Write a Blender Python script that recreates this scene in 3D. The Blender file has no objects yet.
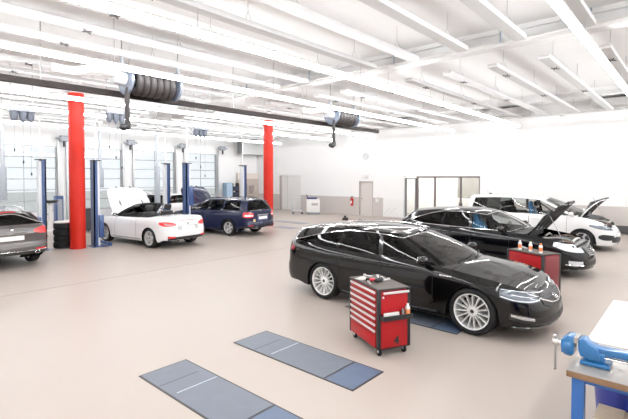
import bpy, bmesh, math, random
from mathutils import Vector, Matrix
random.seed(7)
PI = math.pi
SC = bpy.context.scene
COL = SC.collection

# ------------------------------------------------------------------ materials
MATS = {}
def mat(name, color, rough=.5, metal=0., coat=0., noise=0., nscale=20., spec=.5, bump=0., bscale=60., emit=None, estr=0.):
    if name in MATS: return MATS[name]
    m = bpy.data.materials.new(name); m.use_nodes = True
    nt = m.node_tree; b = nt.nodes['Principled BSDF']
    c = (*color, 1)
    b.inputs['Base Color'].default_value = c
    b.inputs['Roughness'].default_value = rough
    b.inputs['Metallic'].default_value = metal
    b.inputs['Specular IOR Level'].default_value = spec
    b.inputs['Coat Weight'].default_value = coat
    b.inputs['Coat Roughness'].default_value = .03
    tc = None
    if noise or bump:
        tc = nt.nodes.new('ShaderNodeTexCoord')
    if noise:
        n = nt.nodes.new('ShaderNodeTexNoise'); n.inputs['Scale'].default_value = nscale; n.inputs['Detail'].default_value = 5
        r = nt.nodes.new('ShaderNodeMix'); r.data_type = 'RGBA'
        r.inputs[6].default_value = (*[max(0, x*(1-noise)) for x in color], 1)
        r.inputs[7].default_value = (*[min(1, x*(1+noise)) for x in color], 1)
        nt.links.new(tc.outputs['Object'], n.inputs['Vector'])
        nt.links.new(n.outputs['Fac'], r.inputs[0]); nt.links.new(r.outputs[2], b.inputs['Base Color'])
    if bump:
        n = nt.nodes.new('ShaderNodeTexNoise'); n.inputs['Scale'].default_value = bscale
        bp = nt.nodes.new('ShaderNodeBump'); bp.inputs['Strength'].default_value = bump; bp.inputs['Distance'].default_value = .01
        nt.links.new(tc.outputs['Object'], n.inputs['Vector'])
        nt.links.new(n.outputs['Fac'], bp.inputs['Height']); nt.links.new(bp.outputs['Normal'], b.inputs['Normal'])
    if emit:
        b.inputs['Emission Color'].default_value = (*emit, 1); b.inputs['Emission Strength'].default_value = estr
    MATS[name] = m
    return m

def glass(name, tint, refl=1.0, ior=1.52):
    if name in MATS: return MATS[name]
    m = bpy.data.materials.new(name); m.use_nodes = True
    nt = m.node_tree; nt.nodes.remove(nt.nodes['Principled BSDF'])
    out = nt.nodes['Material Output']
    t = nt.nodes.new('ShaderNodeBsdfTransparent'); t.inputs['Color'].default_value = (*tint, 1)
    g = nt.nodes.new('ShaderNodeBsdfGlossy'); g.inputs['Roughness'].default_value = .01; g.inputs['Color'].default_value = (refl, refl, refl, 1)
    f = nt.nodes.new('ShaderNodeFresnel'); f.inputs['IOR'].default_value = ior
    mx = nt.nodes.new('ShaderNodeMixShader')
    nt.links.new(f.outputs[0], mx.inputs[0]); nt.links.new(t.outputs[0], mx.inputs[1]); nt.links.new(g.outputs[0], mx.inputs[2])
    nt.links.new(mx.outputs[0], out.inputs['Surface'])
    MATS[name] = m
    return m

# ------------------------------------------------------------------ mesh collector
class MB:
    def __init__(s): s.v = []; s.f = []
    def add(s, vs, fs):
        o = len(s.v); s.v += [tuple(x) for x in vs]; s.f += [tuple(i+o for i in f) for f in fs]; return s
    def box(s, x0, x1, y0, y1, z0, z1, M=None):
        vs = [Vector((x, y, z)) for x in (x0, x1) for y in (y0, y1) for z in (z0, z1)]
        if M: vs = [M @ v for v in vs]
        return s.add(vs, [(0,1,3,2),(4,6,7,5),(0,4,5,1),(2,3,7,6),(0,2,6,4),(1,5,7,3)])
    def cbox(s, c, d, M=None):
        return s.box(c[0]-d[0]/2, c[0]+d[0]/2, c[1]-d[1]/2, c[1]+d[1]/2, c[2]-d[2]/2, c[2]+d[2]/2, M)
    def tube(s, pts, r, n=8, closed=False, caps=True):
        pts = [Vector(p) for p in pts]; N = len(pts); rings = []
        rr = r if isinstance(r, (list, tuple)) else [r]*N
        up = None
        for i, p in enumerate(pts):
            if closed: t = pts[(i+1) % N]-pts[i-1]
            else: t = pts[min(i+1, N-1)]-pts[max(i-1, 0)]
            t.normalize()
            if up is None:
                up = Vector((0,0,1)) if abs(t.z) < .9 else Vector((1,0,0))
            a = t.cross(up)
            if a.length < 1e-4: a = t.cross(Vector((0,1,0)))
            a.normalize(); b = a.cross(t).normalized(); up = b
            rings.append([p + rr[i]*(a*math.cos(2*PI*k/n)+b*math.sin(2*PI*k/n)) for k in range(n)])
        vs = [v for R in rings for v in R]; fs = []
        for i in range(N if closed else N-1):
            j = (i+1) % N
            for k in range(n):
                fs.append((i*n+k, i*n+(k+1) % n, j*n+(k+1) % n, j*n+k))
        if caps and not closed:
            fs.append(tuple(range(n))[::-1]); fs.append(tuple((N-1)*n+k for k in range(n)))
        return s.add(vs, fs)
    def cyl(s, a, b, r, n=16, r2=None):
        return s.tube([a, b], [r, r if r2 is None else r2], n)
    def lathe(s, prof, n=32, M=None, closed=False):
        # prof: (radius, height) around local Z
        vs = []; fs = []; m = len(prof)
        for k in range(n):
            a = 2*PI*k/n
            for r, h in prof: vs.append(Vector((r*math.cos(a), r*math.sin(a), h)))
        for k in range(n):
            k2 = (k+1) % n
            for i in range(m if closed else m-1):
                j = (i+1) % m
                fs.append((k*m+i, k2*m+i, k2*m+j, k*m+j))
        if M: vs = [M @ v for v in vs]
        return s.add(vs, fs)
    def prism(s, poly, h0, h1, M=None):
        n = len(poly)
        vs = [Vector((x, y, h0)) for x, y in poly]+[Vector((x, y, h1)) for x, y in poly]
        if M: vs = [M @ v for v in vs]
        fs = [tuple(range(n))[::-1], tuple(range(n, 2*n))]+[(i, (i+1) % n, n+(i+1) % n, n+i) for i in range(n)]
        return s.add(vs, fs)
    def grid(s, G, flip=False):
        o = len(s.v); m = len(G[0])
        vs = [p for r in G for p in r]
        fs = [(i*m+j, i*m+j+1, (i+1)*m+j+1, (i+1)*m+j) for i in range(len(G)-1) for j in range(m-1)]
        return s.add(vs, fs)
    def sphere(s, c, r, n=12, M=None, sq=(1,1,1)):
        vs = []; fs = []; h = n//2
        for i in range(h+1):
            t = PI*i/h
            for k in range(n):
                a = 2*PI*k/n
                vs.append(Vector((c[0]+r*sq[0]*math.sin(t)*math.cos(a), c[1]+r*sq[1]*math.sin(t)*math.sin(a), c[2]+r*sq[2]*math.cos(t))))
        for i in range(h):
            for k in range(n):
                fs.append((i*n+k, i*n+(k+1) % n, (i+1)*n+(k+1) % n, (i+1)*n+k))
        if M: vs = [M @ v for v in vs]
        return s.add(vs, fs)
    def build(s, name, m, parent=None, smooth=35, bevel=0, merge=True, loc=None, recalc=True):
        me = bpy.data.meshes.new(name)
        me.from_pydata(s.v, [], s.f)
        bm = bmesh.new(); bm.from_mesh(me)
        if merge: bmesh.ops.remove_doubles(bm, verts=bm.verts, dist=1e-5)
        bmesh.ops.dissolve_degenerate(bm, edges=bm.edges, dist=1e-6)
        if recalc: bmesh.ops.recalc_face_normals(bm, faces=bm.faces)
        if bevel:
            es = [e for e in bm.edges if len(e.link_faces) == 2 and e.calc_face_angle(0) > .6]
            bmesh.ops.bevel(bm, geom=es, offset=bevel, segments=2, affect='EDGES', profile=.5, clamp_overlap=True)
        bm.to_mesh(me); bm.free()
        if smooth:
            for p in me.polygons: p.use_smooth = True
            me.set_sharp_from_angle(angle=math.radians(smooth))
        o = bpy.data.objects.new(name, me); COL.objects.link(o)
        me.materials.append(m)
        if parent: o.parent = parent
        if loc: o.location = loc
        return o

def tag(o, label=None, cat=None, group=None, kind=None):
    if label: o['label'] = label
    if cat: o['category'] = cat
    if group: o['group'] = group
    if kind: o['kind'] = kind
    return o
def thing(name, label, cat, loc=(0,0,0), rz=0, group=None):
    o = bpy.data.objects.new(name, None); COL.objects.link(o)
    o.empty_display_size = .1
    o.location = loc; o.rotation_euler = (0, 0, rz)
    return tag(o, label, cat, group)
def node(name, parent, loc=(0,0,0), rot=(0,0,0)):
    o = bpy.data.objects.new(name, None); COL.objects.link(o); o.parent = parent; o.location = loc; o.rotation_euler = rot
    o.empty_display_size = .05
    return o
def copy_tree(o, parent=None):
    c = o.copy(); COL.objects.link(c); c.parent = parent
    for ch in [x for x in bpy.data.objects if x.parent == o]: copy_tree(ch, c)
    return c
def struct(name, mb, m, **k):
    return tag(mb.build(name, m, **k), kind='structure')

def pchip(kn):
    xs = [k[0] for k in kn]; ys = [k[1] for k in kn]; n = len(xs)
    h = [xs[i+1]-xs[i] for i in range(n-1)]; d = [(ys[i+1]-ys[i])/h[i] for i in range(n-1)]
    m = [0]*n
    if n == 2: m = [d[0], d[0]]
    else:
        m[0] = d[0]; m[-1] = d[-1]
        for i in range(1, n-1):
            if d[i-1]*d[i] <= 0: m[i] = 0
            else:
                w1 = 2*h[i]+h[i-1]; w2 = h[i]+2*h[i-1]
                m[i] = (w1+w2)/(w1/d[i-1]+w2/d[i])
    def f(x):
        if x <= xs[0]: return ys[0]
        if x >= xs[-1]: return ys[-1]
        i = 0
        while x > xs[i+1]: i += 1
        t = (x-xs[i])/h[i]; t2 = t*t; t3 = t2*t
        return (2*t3-3*t2+1)*ys[i]+(t3-2*t2+t)*h[i]*m[i]+(-2*t3+3*t2)*ys[i+1]+(t3-t2)*h[i]*m[i+1]
    return f
def lin(kn):
    def f(x):
        if x <= kn[0][0]: return kn[0][1]
        for a, b in zip(kn, kn[1:]):
            if x <= b[0]: return a[1]+(b[1]-a[1])*(x-a[0])/(b[0]-a[0])
        return kn[-1][1]
    return f
def sstep(a, b, x):
    t = max(0, min(1, (x-a)/(b-a))); return t*t*(3-2*t)
def cat(pts, per=16):
    P = [Vector(p) for p in pts]; P = [P[0]*2-P[1]]+P+[P[-1]*2-P[-2]]; out = []
    for i in range(1, len(P)-2):
        p0, p1, p2, p3 = P[i-1:i+3]
        for k in range(per):
            t = k/per
            out.append(.5*((2*p1)+(p2-p0)*t+(2*p0-5*p1+4*p2-p3)*t*t+(3*p1-p0-3*p2+p3)*t**3))
    out.append(P[-2]); return out
def rounded(x0, x1, y0, y1, r, n=5):
    out = []
    for cx, cy, a0 in ((x1-r, y1-r, 0), (x0+r, y1-r, 90), (x0+r, y0+r, 180), (x1-r, y0+r, 270)):
        for k in range(n+1):
            a = math.radians(a0+90*k/n); out.append((cx+r*math.cos(a), cy+r*math.sin(a)))
    return out
def text_mesh(body, size, name, m, parent=None, M=None, depth=.002, bold=0.):
    cu = bpy.data.curves.new('t', 'FONT'); cu.body = body; cu.size = size; cu.extrude = depth; cu.offset = bold; cu.align_x = 'CENTER'; cu.align_y = 'CENTER'
    ob = bpy.data.objects.new('t', cu); COL.objects.link(ob)
    dg = bpy.context.evaluated_depsgraph_get(); dg.update()
    me = bpy.data.meshes.new_from_object(ob.evaluated_get(dg))
    bpy.data.objects.remove(ob); bpy.data.curves.remove(cu)
    me.name = name
    if M: me.transform(M)
    me.materials.clear(); me.materials.append(m)
    o = bpy.data.objects.new(name, me); COL.objects.link(o)
    if parent: o.parent = parent
    return o
# ------------------------------------------------------------------ car building
WHEELS = {}
def make_wheel(R, W, rimR, style, parent, loc, right):
    key = (R, W, rimR, style)
    if key not in WHEELS:
        w = node('wheel', None)
        M = Matrix.Rotation(-PI/2, 4, 'X')
        t = MB(); h = W/2
        t.lathe([(rimR-.006, -h*.8), (rimR+.012, -h*.93), (R-.055, -h), (R-.02, -h*.93), (R-.004, -h*.72), (R, -h*.4), (R, h*.4), (R-.004, h*.72), (R-.02, h*.93), (R-.055, h), (rimR+.012, h*.93), (rimR-.006, h*.8), (rimR-.02, 0)], 48, M, closed=True)
        t.build('tyre', mat('tyre_rubber', (.012,.012,.013), .7, spec=.3), w, smooth=50)
        d = MB(); d.lathe([(.0, -h*.5), (rimR*.72, -h*.5), (rimR*.72, -h*.38), (0, -h*.38)], 32, M)
        d.build('brake_disc', mat('brake_metal', (.18,.18,.19), .4, .8), w)
        r = MB(); fo = h*.72
        r.lathe([(rimR+.004, h*.86), (rimR-.002, h*.90), (rimR-.014, h*.84), (rimR-.022, h*.5), (rimR-.04, -h*.8), (rimR, -h*.86), (rimR-.01, h*.4)], 48, M, closed=True)
        r.lathe([(0, fo*.86), (.028, fo*.86), (.034, fo*.8), (.07, fo*.74), (.085, fo*.5), (.085, 0), (0, 0)], 24, M)
        if style == 'multi': n, w0, w1, pair = 15, .022, .026, 0
        elif style == 'ten': n, w0, w1, pair = 10, .03, .034, 0
        elif style == 'five': n, w0, w1, pair = 5, .085, .07, 0
        else: n, w0, w1, pair = 5, .03, .03, .17
        offs = [0] if not pair else [-pair, pair]
        for k in range(n):
            for of in offs:
                a = 2*PI*k/n; a2 = a+of
                p0 = Vector((math.cos(a+of*.5), math.sin(a+of*.5)))*.055; p1 = Vector((math.cos(a2), math.sin(a2)))*(rimR-.012)
                t_ = (p1-p0).normalized(); s_ = Vector((-t_.y, t_.x)); vs = []
                mid = (p0+p1)/2
                for p, wd, z0, z1 in ((p0, w0, fo*.2, fo*.74), (mid, (w0+w1)*.44, fo*.3, fo*.86), (p1, w1, fo*.35, fo*.95)):
                    for q, z in ((p-s_*wd/2, z0), (p-s_*wd*.36, z1), (p+s_*wd*.36, z1), (p+s_*wd/2, z0)): vs.append(M @ Vector((q.x, q.y, z)))
                fs = [(0,1,2,3), (11,10,9,8)]
                for i in (0, 4):
                    for j in range(4): fs.append((i+j, i+(j+1) % 4, i+4+(j+1) % 4, i+4+j))
                r.add(vs, fs)
        r.build('rim', mat('alloy_bright' if style == 'multi' else 'alloy_grey', (.86,.86,.86) if style == 'multi' else (.66,.66,.67), .32, .35), w, smooth=30)
        # bolts / cap
        b = MB(); b.lathe([(0, fo*.9), (.026, fo*.9), (.028, fo*.85)], 16, M)
        b.build('hub_cap', mat('hub_black', (.03,.03,.03), .3), w)
        WHEELS[key] = w; c = w
    else: c = copy_tree(WHEELS[key], parent)
    c.parent = parent; c.location = loc; c.rotation_euler = (0, .35*loc[0], PI if right else 0)
    return c

class Car:
    D = dict(hw=.93, R=.345, W=.235, rimR=.245, wheel='multi', arch=.385, z0=.2, xcowl=.95, hb=.10, hcrown=.05, cbow=.14, hood=0, roof=True,
        S=[(0,.055),(.1,.022),(.3,.004),(.5,0),(.66,.002),(.8,.014),(.9,.034),(.96,.06),(1,.09)],
        F=[(0,.07),(.08,.03),(.2,.0),(.42,.008),(.58,.025),(.72,.06),(.86,.12),(.95,.19),(1,.25)],
        Rr=[(0,.12),(.12,.03),(.25,0),(.4,.0),(.47,.03),(.55,.05),(.75,.06),(.9,.085),(1,.11)],
        bulge=.03, crownr=.055, doors=[(.86,-.12),(-.14,-1.0)])
    def __init__(s, name, label, loc, rz, **P):
        s.P = p = {**Car.D, **P}
        s.root = thing(name, label, 'car', loc, rz, P.get('group'))
        s.wb = p['wb']; s.xn = s.wb/2+p['fo']; s.xt = -(s.wb/2+p['ro']); hw = p['hw']
        s.paint = p['paint']
        pf = p.get('plan_f', [(0,0),(-.035,.32),(-.12,.58),(-.27,.76),(-.48,.86),(-.78,.905)])
        pr = p.get('plan_r', [(.75,.915),(.38,.88),(.17,.80),(.07,.66),(.02,.42),(0,0)])
        k = hw/.93
        pts = [(s.xn+a, b*k, 0) for a, b in pf]+[(s.wb/2-.1, hw-.008, 0), (0, hw, 0), (-s.wb/2+.1, hw-.002, 0)]+[(s.xt+a, b*k, 0) for a, b in pr]
        s.pl = cat(pts, 24)
        s.cum = [0]
        for a, b in zip(s.pl, s.pl[1:]): s.cum.append(s.cum[-1]+(b-a).length)
        s.wend = s.cum[-1]
        s.zT = pchip(p['zT'][::-1] if p['zT'][0][0] > p['zT'][-1][0] else p['zT'])
        s.fS, s.fF, s.fR = pchip(p['S']), pchip(p['F']), pchip(p['Rr'])
        s.crownf = pchip([(s.wb/2-1.2, p['hcrown']), (s.wb/2-.4, p['hcrown']), (s.wb/2+.15, p['hcrown']*.75), (s.xn-.3, p['hcrown']*.4), (s.xn, .0)])
    # plan queries
    def plan(s, w):
        w = max(0, min(s.wend, w)); lo, hi = 0, len(s.cum)-1
        while hi-lo > 1:
            m = (lo+hi)//2
            if s.cum[m] <= w: lo = m
            else: hi = m
        t = (w-s.cum[lo])/max(1e-9, s.cum[hi]-s.cum[lo])
        q = s.pl[lo].lerp(s.pl[hi], t)
        a = s.pl[max(0, lo-2)]; b = s.pl[min(len(s.pl)-1, hi+2)]
        d = (b-a); n = Vector((-d.y, d.x, 0)); n = -n
        # loop runs nose -> side(+y) -> tail ; outward normal
        n = Vector((d.y, -d.x, 0)).normalized()
        if w < 1e-6: n = Vector((1, 0, 0))
        if w > s.wend-1e-6: n = Vector((-1, 0, 0))
        return q, n
    def wx(s, x):
        lo, hi = 0., s.wend
        for _ in range(40):
            m = (lo+hi)/2
            if s.plan(m)[0].x > x: lo = m
            else: hi = m
        return lo
    def wyf(s, y):
        lo, hi = 0., s.wx(s.wb/2-.1)
        for _ in range(40):
            m = (lo+hi)/2
            if s.plan(m)[0].y < y: lo = m
            else: hi = m
        return lo
    def wyr(s, y):
        lo, hi = s.wx(-s.wb/2+.1), s.wend
        for _ in range(40):
            m = (lo+hi)/2
            if s.plan(m)[0].y > y: lo = m
            else: hi = m
        return lo
    def pt(s, w, z, off=0, sg=1):
        q, n = s.plan(w); zt = s.zT(q.x); t = max(0, min(1, (z-s.P['z0'])/(zt-s.P['z0'])))
        a = n.x*n.x if n.x > 0 else 0; b = n.x*n.x if n.x < 0 else 0; c = n.y*n.y
        ins = a*s.fF(t)+b*s.fR(t)+c*s.fS(t)
        cr = s.P.get('crease')
        if cr:
            for z0c, x0, x1, dep in cr:
                if x1 < q.x < x0:
                    e = sstep(x1, x1+.4, q.x)*(1-sstep(x0-.4, x0, q.x))
                    ins += c*dep*e*math.exp(-((z-z0c)/.05)**2)
        r = q-n*(ins-off)
        return Vector((r.x, sg*max(0, r.y), z))
    def top(s, w):
        q, n = s.plan(w); return s.pt(w, s.zT(q.x))
    def zb(s, x):
        p = s.P; z = p['z0']; R = p['arch']
        z += (p.get('rear_z', .26)-p['z0'])*sstep(0, .28, -s.wb/2-R-.03-x)
        for xa in (s.wb/2, -s.wb/2):
            d = abs(x-xa)
            if d < R: z = max(z, p['R']*.97+math.sqrt(R*R-d*d))
            elif d < R+.03: z = max(z, p['z0']+(p['R']*.97-p['z0'])*(1-(d-R)/.03))
        return z
    def build(s):
        p = s.P; R = p['arch']; xs = []
        wf = s.wx(s.wb/2+R+.03); wr = s.wx(-s.wb/2-R-.03)
        W = [wf*k/16 for k in range(16)]
        for xa in (s.wb/2, -s.wb/2):
            xs += [xa+R+.03, xa+R+.015]+[xa+R*math.cos(PI*k/18) for k in range(19)]+[xa-R-.015, xa-R-.03]
        a, b = s.wb/2-R-.03, -s.wb/2+R+.03
        xs += [a+(b-a)*k/22 for k in range(1, 22)]
        for d in p['doors']: xs += [x for x in d]
        xs = sorted(set(xs), reverse=True)
        xs = [x for i, x in enumerate(xs) if i == 0 or xs[i-1]-x > .004]
        W += [s.wx(x) for x in xs]
        W += [wr+(s.wend-wr)*k/16 for k in range(1, 17)]
        V = [0,.025,.06,.1,.16,.23,.3,.37,.44,.51,.58,.65,.71,.77,.82,.865,.905,.94,.97,1]
        G = []
        for w in W:
            x = s.plan(w)[0].x; z0 = s.zb(x); zt = s.zT(x)
            G.append([s.pt(w, z0+(zt-z0)*v) for v in V])
        s.W, s.G = W, G
        buckets = {}
        def put(key, quad, sg):
            vs = [Vector((q.x, q.y*sg, q.z)) for q in quad]
            buckets.setdefault(key, MB()).add(vs, [(0,1,2,3)] if sg > 0 else [(3,2,1,0)])
        nd = len(p['doors'])
        zmw = lambda i: s.plan((W[i]+W[i+1])/2)[0].x
        for i in range(len(W)-1):
            xm = zmw(i)
            for j in range(len(V)-1):
                quad = (G[i][j], G[i+1][j], G[i+1][j+1], G[i][j+1])
                zm = sum(q.z for q in quad)/4
                for sg in (1, -1):
                    key = 'body'
                    if xm > s.wb/2+R+.03 and V[j] < .55: key = 'front_bumper'
                    elif xm < -s.wb/2-R-.03 and V[j] < .43: key = 'rear_bumper'
                    elif xm < s.xt+.14 and V[j] >= .43: key = 'tailgate'
                    for k, (d0, d1) in enumerate(p['doors']):
                        if d1 < xm < d0 and V[j] >= .1: key = ('door', k, sg)
                    put(key, quad, sg)
        # hood cap
        wc = s.wx(p['xcowl']); hl = [w for w in W if w < wc-1e-3]+[wc]
        N = 20; H = []
        xf = s.plan(hl[0])[0].x
        ridge = p.get('ridge', 0)
        for w in hl:
            q = s.top(w); x = s.plan(w)[0].x
            e = sstep(s.wb/2+.35, p['xcowl'], q.x)
            row = []
            for k in range(N+1):
                t = -1+2*k/N
                z = q.z+s.crownf(q.x)*(1-abs(t)**2.2)
                if ridge: z += ridge*math.exp(-((abs(t)-.58)/.09)**2)*sstep(s.xn-.25, s.xn-.6, q.x)
                row.append(Vector((q.x+p['cbow']*e*(1-t*t), q.y*t, z)))
            H.append(row)
        s.H = H
        hx = p.get('hoodx', p['xcowl'])
        ih = max(i for i in range(len(H)) if H[i][0].x >= hx-.02)
        hood = MB(); top = [r[:] for r in (H[:ih+1] if p['hood'] else H)]
        if p['hood'] and ih < len(H)-1:
            cp = MB().grid(H[ih:]); cp.grid([H[ih], [v-Vector((0,0,.12)) for v in H[ih]]]); cp.build('cowl_panel', mat('trim_black', (.012,.012,.013), .45), s.root)
        piv = Vector((hx+.05, 0, H[ih][N//2].z))
        if p['hood']:
            th = .028
            top = [[v-piv for v in r] for r in top]
            low = [[v-Vector((0,0,th)) for v in r] for r in top]
            # keep the lower skin inside the outline
            hood.grid(top)
            inn = MB(); inn.grid(low)
            for g0, g1 in ((top[-1], low[-1]),): hood.grid([g0, g1])
            hood.grid([[r[0] for r in top], [r[0] for r in low]]); hood.grid([[r[-1] for r in top], [r[-1] for r in low]])
            ho = hood.build('hood', s.paint, s.root, loc=piv)
            io = inn.build('hood_underside', mat('hood_liner', p.get('under', (.02,.02,.022)), .75), ho)
            rib = MB()
            for y in (-.45, 0, .45):
                rib.tube([(-.1, y*.9, -.05), (.45, y, -.06), (s.xn-.25-piv.x, y*.6, -.1+s.zT(s.xn-.25)-piv.z+.05)], .03, 6)
            rib.build('hood_brace', mat('hood_brace_dark', (.05,.05,.055), .6), ho)
            ho.rotation_euler = (0, -p['hood'], 0)
            # strut from wing to hood
            L = .62; a0 = Vector((piv.x+.75, -.62*p['hw']/.93, s.zT(piv.x+.75)-.03))
            tip = Matrix.Rotation(-p['hood'], 3, 'Y') @ Vector((L, -.5, -.03))+piv
            st = MB(); st.tube([a0, tip], .008, 6); st.build('hood_strut', mat('strut_grey', (.35,.36,.38), .4, .6), s.root)
            s.engine()
        else:
            hood.grid(top); hood.build('hood', s.paint, s.root)
        s.dn = {}
        dark = mat('trim_black', (.012,.012,.013), .45); 
        # arch liners and underbody
        LM = {}
        for i in range(len(W)-1):
            for sg in (1, -1):
                a_, b_ = G[i][0], G[i+1][0]
                xm = (a_.x+b_.x)/2
                ina = [xa for xa in (s.wb/2, -s.wb/2) if abs(xm-xa) < R+.03]
                if ina:
                    lm = LM.setdefault((ina[0], sg), MB())
                    dpt = .5
                    r0 = [Vector((a_.x, sg*a_.y, a_.z)), Vector((b_.x, sg*b_.y, b_.z))]
                    r1 = [Vector((q.x, sg*(abs(q.y)-dpt), q.z)) for q in r0]
                    lm.add([r0[0], r0[1], r1[1], r1[0]], [(0,1,2,3)])
        for lm in LM.values(): lm.build('wheel_arch_liner', mat('liner_black', (.006,.006,.006), .9, spec=.1), s.root)
        ub = MB(); ub.box(s.xt+.25, -s.wb/2-R-.05, -.72, .72, p.get('rear_z', .26)+.02, p.get('rear_z', .26)+.1); ub.box(-s.wb/2+R+.05, s.wb/2-R-.05, -.8, .8, p['z0']-.02, p['z0']+.08); ub.box(s.wb/2+R+.05, s.xn-.3, -.66, .66, p['z0'], p['z0']+.1)
        ub.box(-s.wb/2-R-.1, s.xn-.4, -.36, .36, p['z0']+.08, p['z0']+.18)
        ub.build('underbody', mat('liner_black', (.006,.006,.006), .9), s.root)
        # greenhouse
        if p.get('gh'): s.greenhouse(buckets, put)
        # emit buckets
        body = buckets.pop('body').build('body', s.paint, s.root)
        s.body = body
        for key, mb in buckets.items():
            if isinstance(key, tuple) and key[0] == 'door':
                o = mb.build('front_door' if key[1] == 0 else 'rear_door', s.paint, s.root); s.dn[key[1:]] = o
            elif isinstance(key, tuple) and key[0] == 'win':
                par = s.root
                mb.build(key[1], key[3], par)
            elif isinstance(key, tuple) and key[0] == 'pil': mb.build('window_pillar', mat('pillar_gloss', (.008,.008,.009), .12, coat=.5), s.root)
            else: mb.build(key, s.paint, s.root)
        s.seams()
        for xa in (s.wb/2, -s.wb/2):
            for sg in (1, -1):
                y = s.plan(s.wx(xa))[0].y
                make_wheel(p['R'], p['W'], p['rimR'], p['wheel'], s.root, (xa, sg*(y-p['W']/2-.012), p['R']), sg < 0)
        s.inside()
        return s
    def engine(s):
        p = s.P; x0 = p.get('hoodx', p['xcowl'])+.12; x1 = s.xn-.3; zt = s.zT(x1)
        eb = MB(); b = .62
        zc = s.zT(x0)
        eb.box(x0-.25, x1, -.68, .68, .45, .5); eb.box(x0-.27, x0-.2, -.74, .74, .45, zc-.06)
        eb.box(x1, x1+.06, -.6, .6, .3, zt-.06)
        for sg in (1, -1): eb.box(x0-.25, x1, sg*.68, sg*.72, .45, zt-.04)
        eb.build('engine_bay', mat('bay_black', (.015,.015,.016), .7), s.root)
        e = MB(); cx = (x0+x1)/2
        e.cbox((cx+.08, -.02, zt-.06), (.5, .62, .12)); e.cbox((cx+.1, .0, zt+.01), (.34, .4, .06))
        for y in (-.22,-.08,.06,.2): e.tube([(cx+.3, y, zt-.12), (cx+.36, y, zt-.04), (cx+.2, y, zt-.01)], .025, 8)
        e.build('engine_cover', mat('engine_plastic', (.05,.05,.055), .5), s.root, bevel=.015)
        m2 = MB(); m2.cbox((cx-.1, .52, zt-.08), (.3, .2, .2)); m2.build('battery', mat('battery_grey', (.12,.12,.13), .5), s.root, bevel=.01)
        m3 = MB(); m3.sphere((cx-.2, -.5, zt-.06), .11, 12, sq=(1.1, .9, 1)); m3.cyl((cx-.2, -.5, zt), (cx-.2, -.5, zt+.08), .035)
        m3.build('coolant_tank', mat('tank_white', (.7,.68,.62), .4), s.root)
        h = MB()
        h.tube(cat([(cx-.25, .3, zt-.08), (cx-.1, .36, zt), (cx+.2, .42, zt-.02), (cx+.4, .3, zt-.1)], 6), .03, 8)
        h.tube(cat([(cx+.42, -.4, zt-.12), (cx+.3, -.5, zt-.03), (cx, -.44, zt-.0), (cx-.2, -.3, zt-.05)], 6), .026, 8)
        h.tube(cat([(cx-.3, -.2, zt-.03), (cx-.2, .0, zt+.03), (cx-.22, .25, zt)], 6), .02, 8)
        h.build('engine_hose', mat('hose_rubber', (.03,.03,.03), .6), s.root)
        for k, (ax, ay, az, bx, by, bz, r_, c_) in enumerate(((-.3,-.35,.02,.35,-.2,.0,.022,'s'),(.34,-.3,-.02,.36,.4,.0,.03,'s'),(-.12,.3,.02,.3,.55,-.02,.018,'b'),(-.3,.0,.05,-.28,.5,.03,.025,'s'),(.1,-.62,-.02,.42,-.5,-.03,.028,'b'))):
            q = MB(); q.tube(cat([(cx+ax, ay, zt+az), (cx+(ax+bx)/2, (ay+by)/2+.06, zt+max(az, bz)+.03), (cx+bx, by, zt+bz)], 6), r_, 8)
            q.build('engine_pipe', mat('pipe_silver', (.45,.44,.42), .35, .8) if c_ == 's' else mat('pipe_brown', (.16,.10,.07), .5), s.root)
        rd = MB(); rd.box(x1-.08, x1+.02, -.55, .55, zt-.1, zt-.03); rd.build('radiator_support', mat('alu_dull', (.4,.4,.42), .4, .7), s.root, bevel=.008)
    def greenhouse(s, buckets, put):
        p = s.P; g = p['gh']; kn = g['k']
        yr = pchip(sorted(g['yr'])); zr = pchip(sorted(g['zr'])); nW = 10; N = 2*nW
        cols = []  # (base, top, normal, zone)
        xA = kn[0]; cow = s.H[-1]
        hbw = g.get('hbow', .09); rbw = g.get('rbow', .05); cr = p['crownr']
        xh = xA[2]
        for k in range(nW):
            t = k/nW
            base = cow[nW+k].copy()
            topp = Vector((xh+hbw*(1-t*t), yr(xh)*t, zr(xh)+cr*(1-t*t)))
            cols.append((base, topp, Vector((.55, .25*t, .8)).normalized(), 'windshield'))
        nsub = g.get('nsub', 5)
        for i in range(len(kn)-1):
            a, b = kn[i], kn[i+1]
            n_ = nsub if abs(a[1]-b[1]) > .25 else 2
            for q in range(n_):
                t = q/n_; xb = a[1]+(b[1]-a[1])*t; xt = a[2]+(b[2]-a[2])*t
                cols.append((s.top(s.wx(xb)), Vector((xt, yr(xt), zr(xt))), Vector((0, 1, 0)) if i or q else Vector((.4,.75,.4)).normalized(), a[0]))
        last = kn[-1]; w0 = s.wx(last[1]); xt = last[2]; nR = nW
        for q in range(nR+1):
            t = q/nR
            base = s.top(w0+(s.wend-w0)*t); sy = 1-t
            nn = Vector((-.85*min(1, t*5), 1-min(1, t*5)*.9, .3)).normalized()
            cols.append((base, Vector((xt-rbw*(1-sy*sy), yr(xt)*sy, zr(xt)+cr*(1-sy*sy))), nn, 'rear' if t < .999 else 'end'))
        V = [0,.05,.14,.28,.42,.56,.7,.82,.91,.96,1]
        win_lo, win_hi = g.get('lo', .05), g.get('hi', .91)
        S = []
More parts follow.
